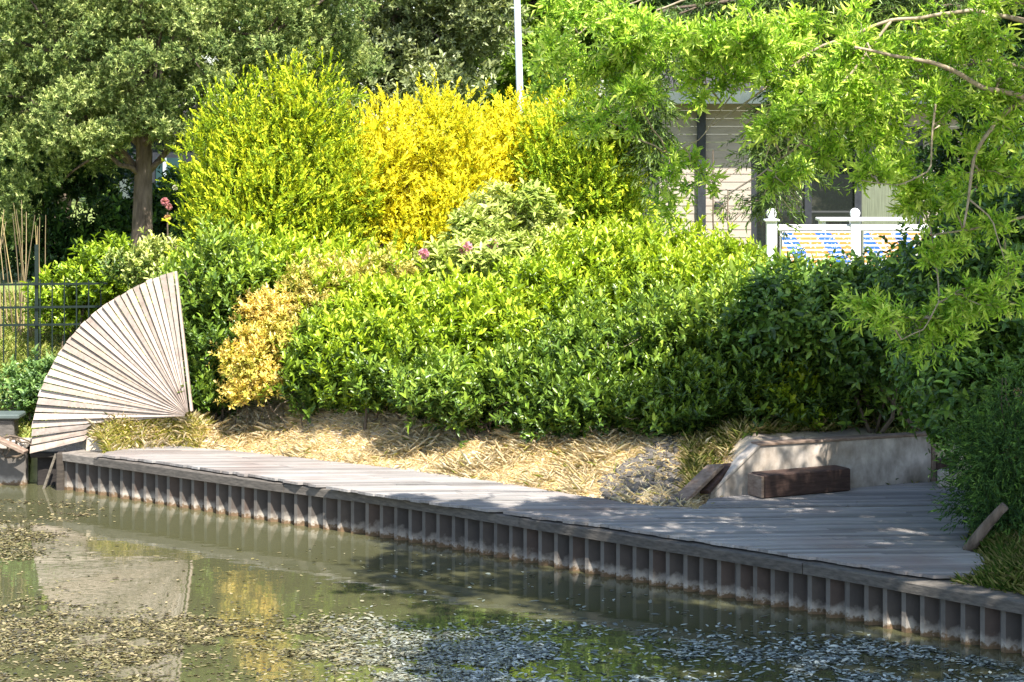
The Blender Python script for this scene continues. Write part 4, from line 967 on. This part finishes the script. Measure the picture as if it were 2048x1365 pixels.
# a second, finer leaved tree whose drooping sprays hang before the bungalow
fb = np.array([9.2, 32.2]); fz = gz(*fb)
fe = thing('feathery_tree', 'dark fine leaved tree with drooping sprays hanging before the bungalow doors', 'tree', (*fb, fz))
ft = bez((fb[0], fb[1], fz - 0.1), (8.9, 32.0, 7.8), 0, 10, 0.03)
mb = MB(); mb.tube(ft, np.linspace(0.17, 0.07, 10), 12); mb.build('trunk', M_bark, fe, smooth=True)
mb = MB(); FPp, FA = [], []
for pth in ([(2150, 60), (1900, 10), (1700, 50), (1600, 150), (1560, 260), (1545, 400)], [(2150, -40), (1750, -60), (1480, -20), (1330, 40), (1300, 150), (1310, 330)], [(2100, 0), (1800, -20), (1640, 40), (1540, 80)], [(1480, 0), (1330, 20), (1250, 90), (1235, 230)], [(2150, 160), (1980, 120), (1850, 150), (1780, 100), (1660, 120), (1620, 300)], [(1750, -60), (1620, -10), (1480, -20)]):
    q_ = np.array([P(x, y, 31.8 + 0.4 * math.sin(i * 1.7 + pth[0][1])) for i, (x, y) in enumerate(pth)]); q_, _ = resample(q_, 0.1)
    mb.tube(q_, np.linspace(0.03, 0.006, len(q_)), 6)
    e0 = ft[int(np.argmin(np.abs(ft[:, 2] - q_[0][2])))]; mb.tube(bez(e0, q_[0], 0.05, 6, 0.01), np.linspace(0.05, 0.03, 6), 6)
    for j in range(len(q_) // 4, len(q_)):
        for h in range(4):
            a = q_[j]; e = a + rng.normal(size=3) * np.array([0.38, 0.34, 0.18]) + np.array([-0.06, 0, -0.28]); b_ = bez(a, e, 0.06, 5, 0.01)
            if h < 2: mb.tube(b_, np.linspace(0.005, 0.002, 5), 4)
            t_ = rng.random(7); FPp.append(a + (e - a) * t_[:, None] + rng.normal(size=(7, 3)) * 0.03); FA.append(np.tile(e - a, (7, 1)) + rng.normal(size=(7, 3)) * 0.12 + np.array([0, 0, -0.05]))
mb.build('branches', M_dstem, fe, smooth=True)
B, D, NN, LN, W, C = shoots(np.vstack(FPp), np.vstack(FA), 7, 0.2, 0.105, 0.17, [(0.035, 0.07, 0.02), (0.07, 0.125, 0.028), (0.13, 0.2, 0.04), (0.22, 0.3, 0.06)], th=(0.9, 0.35), droop=0.2)
leaf_mesh('leaf_sprays', B, D, NN, LN, W, C, M_leaf, fe)

# two bare upright shoots in front of the bungalow wall
sh_ = thing('bare_sapling', 'thin dark bare sapling stems in front of the beige bungalow wall', 'sapling', (*P(1440, 500, 30)[:2], gz(P(1440, 0, 30)[0], 30)))
for (x, y0, y1) in ((1430, 560, 300), (1460, 560, 380)):
    mb = MB(); a = P(x, y0, 30); a[2] = gz(a[0], 30) - 0.05; mb.tube(bez(a, P(x - 4, y1, 30), 0, 8, 0.012), np.linspace(0.02, 0.008, 8), 6)
    for k_ in range(3):
        yy = random.uniform(y1, 430); mb.tube(bez(P(x, yy + 30, 30), P(x + random.choice([-1, 1]) * random.uniform(25, 45), yy, 30), 0.02, 5), np.linspace(0.008, 0.004, 5), 5)
    mb.build('stem', M_dstem, sh_)

# ------------------------------------------------------------ dry grass on the bank, green grass left, right tufts
def blades(name, pts, hgt, wid, lean, pal, label, mat=M_straw, tsel=None):
    n = len(pts); z = ground_z(pts); base = np.column_stack([pts, z - 0.01])
    th = rng.random(n) * 2 * math.pi; el = np.clip(rng.normal(lean, 0.3, n), 0.05, 1.5)
    d = np.column_stack([np.cos(th) * np.cos(el), np.sin(th) * np.cos(el), np.sin(el)])
    nn = np.column_stack([-np.cos(th) * np.sin(el), -np.sin(th) * np.sin(el), np.cos(el)])
    t = rng.random(n) if tsel is None else np.clip(tsel + rng.normal(size=n) * 0.2, 0, 1)
    C = palette(pal, t) * (0.86 + 0.28 * rng.random((n, 1)))
    return leaf_mesh(name, base, d, nn, hgt * (0.5 + rng.random(n)), wid * (0.6 + 0.8 * rng.random(n)), C, mat, None, fold=0.2, curl=0.35, shape=(0.3, 0.7, 1.0, 0.7), kind='stuff', label=label, cat='grass')
def region(poly_px, n, zref=0.7):
    poly = np.array([G(x, y, zref)[:2] for x, y in poly_px]); lo, hi = poly.min(0), poly.max(0); out = []
    while sum(map(len, out)) < n:
        q_ = lo + rng.random((n * 3, 2)) * (hi - lo); q_ = q_[inside(q_, poly) & ~inside(q_, deck_poly) & inside(q_, land_poly)]; q_ = q_[pdist(q_, land_poly) > 0.27]; out.append(q_)
    return np.vstack(out)[:n]
bank = region([(150, 905), (200, 850), (330, 800), (420, 790), (700, 770), (1000, 800), (1150, 850), (1420, 880), (1500, 900), (1430, 960), (1380, 1030), (1200, 1012), (900, 965), (600, 930), (350, 905)], 170000)
nzv = vnoise(bank, 1.6, 9); rpoly = np.array([G(x, y, 0.6)[:2] for x, y in [(1180, 965), (1350, 925), (1380, 1005), (1330, 1012), (1200, 1000)]]); bare = inside(bank, rpoly) & (rng.random(len(bank)) < 0.4)
bare |= (vnoise(bank, 3.4, 77) > 0.45) & (rng.random(len(bank)) < 0.6)
bank, nzv = bank[~bare], nzv[~bare]
green = np.clip(0.5 + 0.8 * nzv - 0.9 * sstep(-4.6, -3.2, bank[:, 0]), 0, 1)
t = np.where(rng.random(len(bank)) < 0.8 * green ** 1.5 + 0.03, 0.12, 0.72)
fg = np.exp(-((bank[:, 0] + 4.75) / 0.8) ** 4)
hg = 0.09 + 0.05 * fg + 0.07 * (vnoise(bank, 4, 31) > 0.25) + 0.05 * (vnoise(bank, 9, 33) > 0.5)
blades('dry_grass', bank, hg, 0.0055, 0.45 + 0.45 * fg, [(0.34, 0.40, 0.07), (0.62, 0.58, 0.2), (0.84, 0.71, 0.43), (0.92, 0.80, 0.56), (0.95, 0.86, 0.66)], 'matted dry straw coloured grass covering the bank behind the deck', tsel=t)
rb = region([(1840, 1168), (2060, 1250), (2200, 1220), (2200, 1150), (2100, 960), (1990, 960), (1960, 1060), (1965, 1110)], 34000, 0.5)
rb2 = np.column_stack([rng.uniform(4.3, 11, 60000), rng.uniform(9.6, 28, 60000)]); rb2 = rb2[inside(rb2, land_poly) & ~inside(rb2, deck_poly)]; rb2 = rb2[pdist(rb2, land_poly) > 0.3]
rb = np.vstack([rb, rb2])
blades('bank_grass', rb, 0.13, 0.006, 0.95, [(0.05, 0.1, 0.015), (0.12, 0.2, 0.03), (0.3, 0.32, 0.09), (0.42, 0.36, 0.16)], 'green grass tufts on the bank right of the deck')
lf = np.column_stack([rng.uniform(-9.5, -5.4, 16000), rng.uniform(28.35, 35, 16000)]); 
blades('lawn_grass', lf, 0.11, 0.012, 1.0, [(0.14, 0.2, 0.03), (0.3, 0.36, 0.06), (0.45, 0.46, 0.12), (0.5, 0.45, 0.2)], 'sunlit short lawn grass behind the iron fence')
wb = region([(1380, 905), (1440, 880), (1530, 868), (1850, 850), (1870, 838), (1500, 850), (1370, 870)], 9000, 1.0)
blades('rough_grass', wb, 0.15, 0.006, 0.9, [(0.1, 0.14, 0.025), (0.25, 0.29, 0.06), (0.5, 0.45, 0.17), (0.7, 0.58, 0.32)], 'rough half dry grass along the top of the concrete wall')
mg = region([(150, 900), (190, 862), (260, 845), (370, 835), (410, 850), (370, 885), (300, 892), (230, 897)], 13000, 0.75)
blades('mound_grass', mg, 0.125, 0.006, 0.85, [(0.4, 0.44, 0.06), (0.62, 0.6, 0.14), (0.82, 0.74, 0.3), (0.9, 0.8, 0.5)], 'yellow green grass growing up against the foot of the fan screen')
# rubble at the end of the straw
mb = MB(); rp = region([(1200, 960), (1350, 930), (1370, 1000), (1330, 1010), (1210, 995)], 900, 0.6)
for q_ in rp:
    r_ = random.uniform(0.012, 0.045); tn = random.uniform(0.7, 2.2)
    mb.ball((q_[0], q_[1], gz(*q_) + r_ * 0.4), r_, nu=6, nv=4, sc=(random.uniform(0.8, 1.4), random.uniform(0.7, 1.2), random.uniform(0.5, 0.8)))
mb.build('rubble', M_cap, kind='stuff', label='small grey rubble stones on the bank beside the leaning boards', cat='rubble')

# ------------------------------------------------------------ pond weed floating on the water
n = 900000
px, py = rng.uniform(-60, 2110, n), 1000 + 900 * rng.random(n) ** 1.5 
Yw = F * H / (py - HZ); pos = np.column_stack([(px - 1024) * Yw / F, Yw])
edge = 1190 + 0.06 * px + 26 * vnoise(pos, 0.9, 5)
dens = sstep(-30, 90, py - edge) * (1 - 0.9 * sstep(1450, 1850, py))
patch = np.exp(-(((px - 20) / 75) ** 2 + ((py - 1070) / 40) ** 2)) * 1.0 + np.exp(-(((px - 130) / 60) ** 2 + ((py - 1030) / 14) ** 2)) * 0.5
cl_ = 0.35 + 1.1 * vnoise(pos * np.array([1, 0.7]), 3.1, 11) + 0.6 * vnoise(pos, 9, 12)
keep = rng.random(n) < np.clip((dens * 1.25 + patch) * np.clip(cl_, 0.03, 1), 0.004 * (py > 1090), 1)
shore_d = pdist(pos, np.array(shore), False)
keep &= ~inside(pos, land_poly) & (shore_d > 0.3)
pos = pos[keep]; px = px[keep]; n = len(pos)
th = rng.random(n) * 6.28
d = np.column_stack([np.cos(th), np.sin(th), rng.normal(size=n) * 0.12])
nn = np.column_stack([rng.normal(size=n) * 0.16, rng.normal(size=n) * 0.16, np.ones(n)])
right = sstep(500, 1100, px)[:, None]
CL = palette([(0.03, 0.026, 0.014), (0.075, 0.06, 0.028), (0.15, 0.135, 0.05), (0.30, 0.24, 0.13)], rng.random(n))
CR = palette([(0.03, 0.035, 0.03), (0.08, 0.095, 0.08), (0.22, 0.25, 0.23), (0.46, 0.5, 0.47)], rng.random(n))  # grey palette paints the sky sheen into the weed at right
C = CL * (1 - right) + CR * right
leaf_mesh('pond_weed', np.column_stack([pos, 0.006 + 0.004 * rng.random(n)]), d, nn, (0.058 + 0.022 * right[:, 0]) * (0.3 + 1.2 * rng.random(n) ** 2), 0.028 * (0.6 + 0.8 * rng.random(n)), C, M_weed, None, fold=0.05, curl=0.04, kind='stuff', label='floating weed and leaf scraps scattered over the pond', cat='weed')

# ------------------------------------------------------------ camera, light, world
cam = bpy.data.cameras.new('camera'); co = bpy.data.objects.new('camera', cam); COL.objects.link(co)
co.location = (0, 0, H); co.rotation_euler = (math.pi / 2, 0, 0)
cam.sensor_width = 36; cam.lens = F / 2048 * 36; cam.shift_y = -(682.5 - HZ) / 2048; cam.clip_end = 3000; cam.clip_start = 0.1
S.camera = co
el, az = math.radians(54), math.atan2(0.43, -0.90)     # towards the sun: right of and behind the camera
sd = Vector((math.sin(az) * math.cos(el), math.cos(az) * math.cos(el), math.sin(el)))
sun = bpy.data.lights.new('sun', 'SUN'); so_ = bpy.data.objects.new('sun', sun); COL.objects.link(so_)
sun.energy = 4.7; sun.angle = math.radians(0.53); sun.color = (1.0, 0.95, 0.87)
so_.rotation_euler = sd.to_track_quat('Z', 'Y').to_euler()
W_ = bpy.data.worlds.new('World'); S.world = W_; W_.use_nodes = True
nt = W_.node_tree; bg = nt.nodes['Background']; sky = nt.nodes.new('ShaderNodeTexSky'); sky.sky_type = 'NISHITA'; sky.sun_disc = False
sky.sun_elevation = el; sky.sun_rotation = az
nt.links.new(sky.outputs[0], bg.inputs[0]); bg.inputs[1].default_value = 0.115
S.view_settings.view_transform = 'Standard'; S.view_settings.look = 'None'; S.view_settings.exposure = 1.65; S.view_settings.gamma = 1
S.cycles.max_bounces = 6; S.cycles.diffuse_bounces = 3; S.cycles.glossy_bounces = 3; S.cycles.transmission_bounces = 4; S.cycles.transparent_max_bounces = 4
S.cycles.use_denoising = True
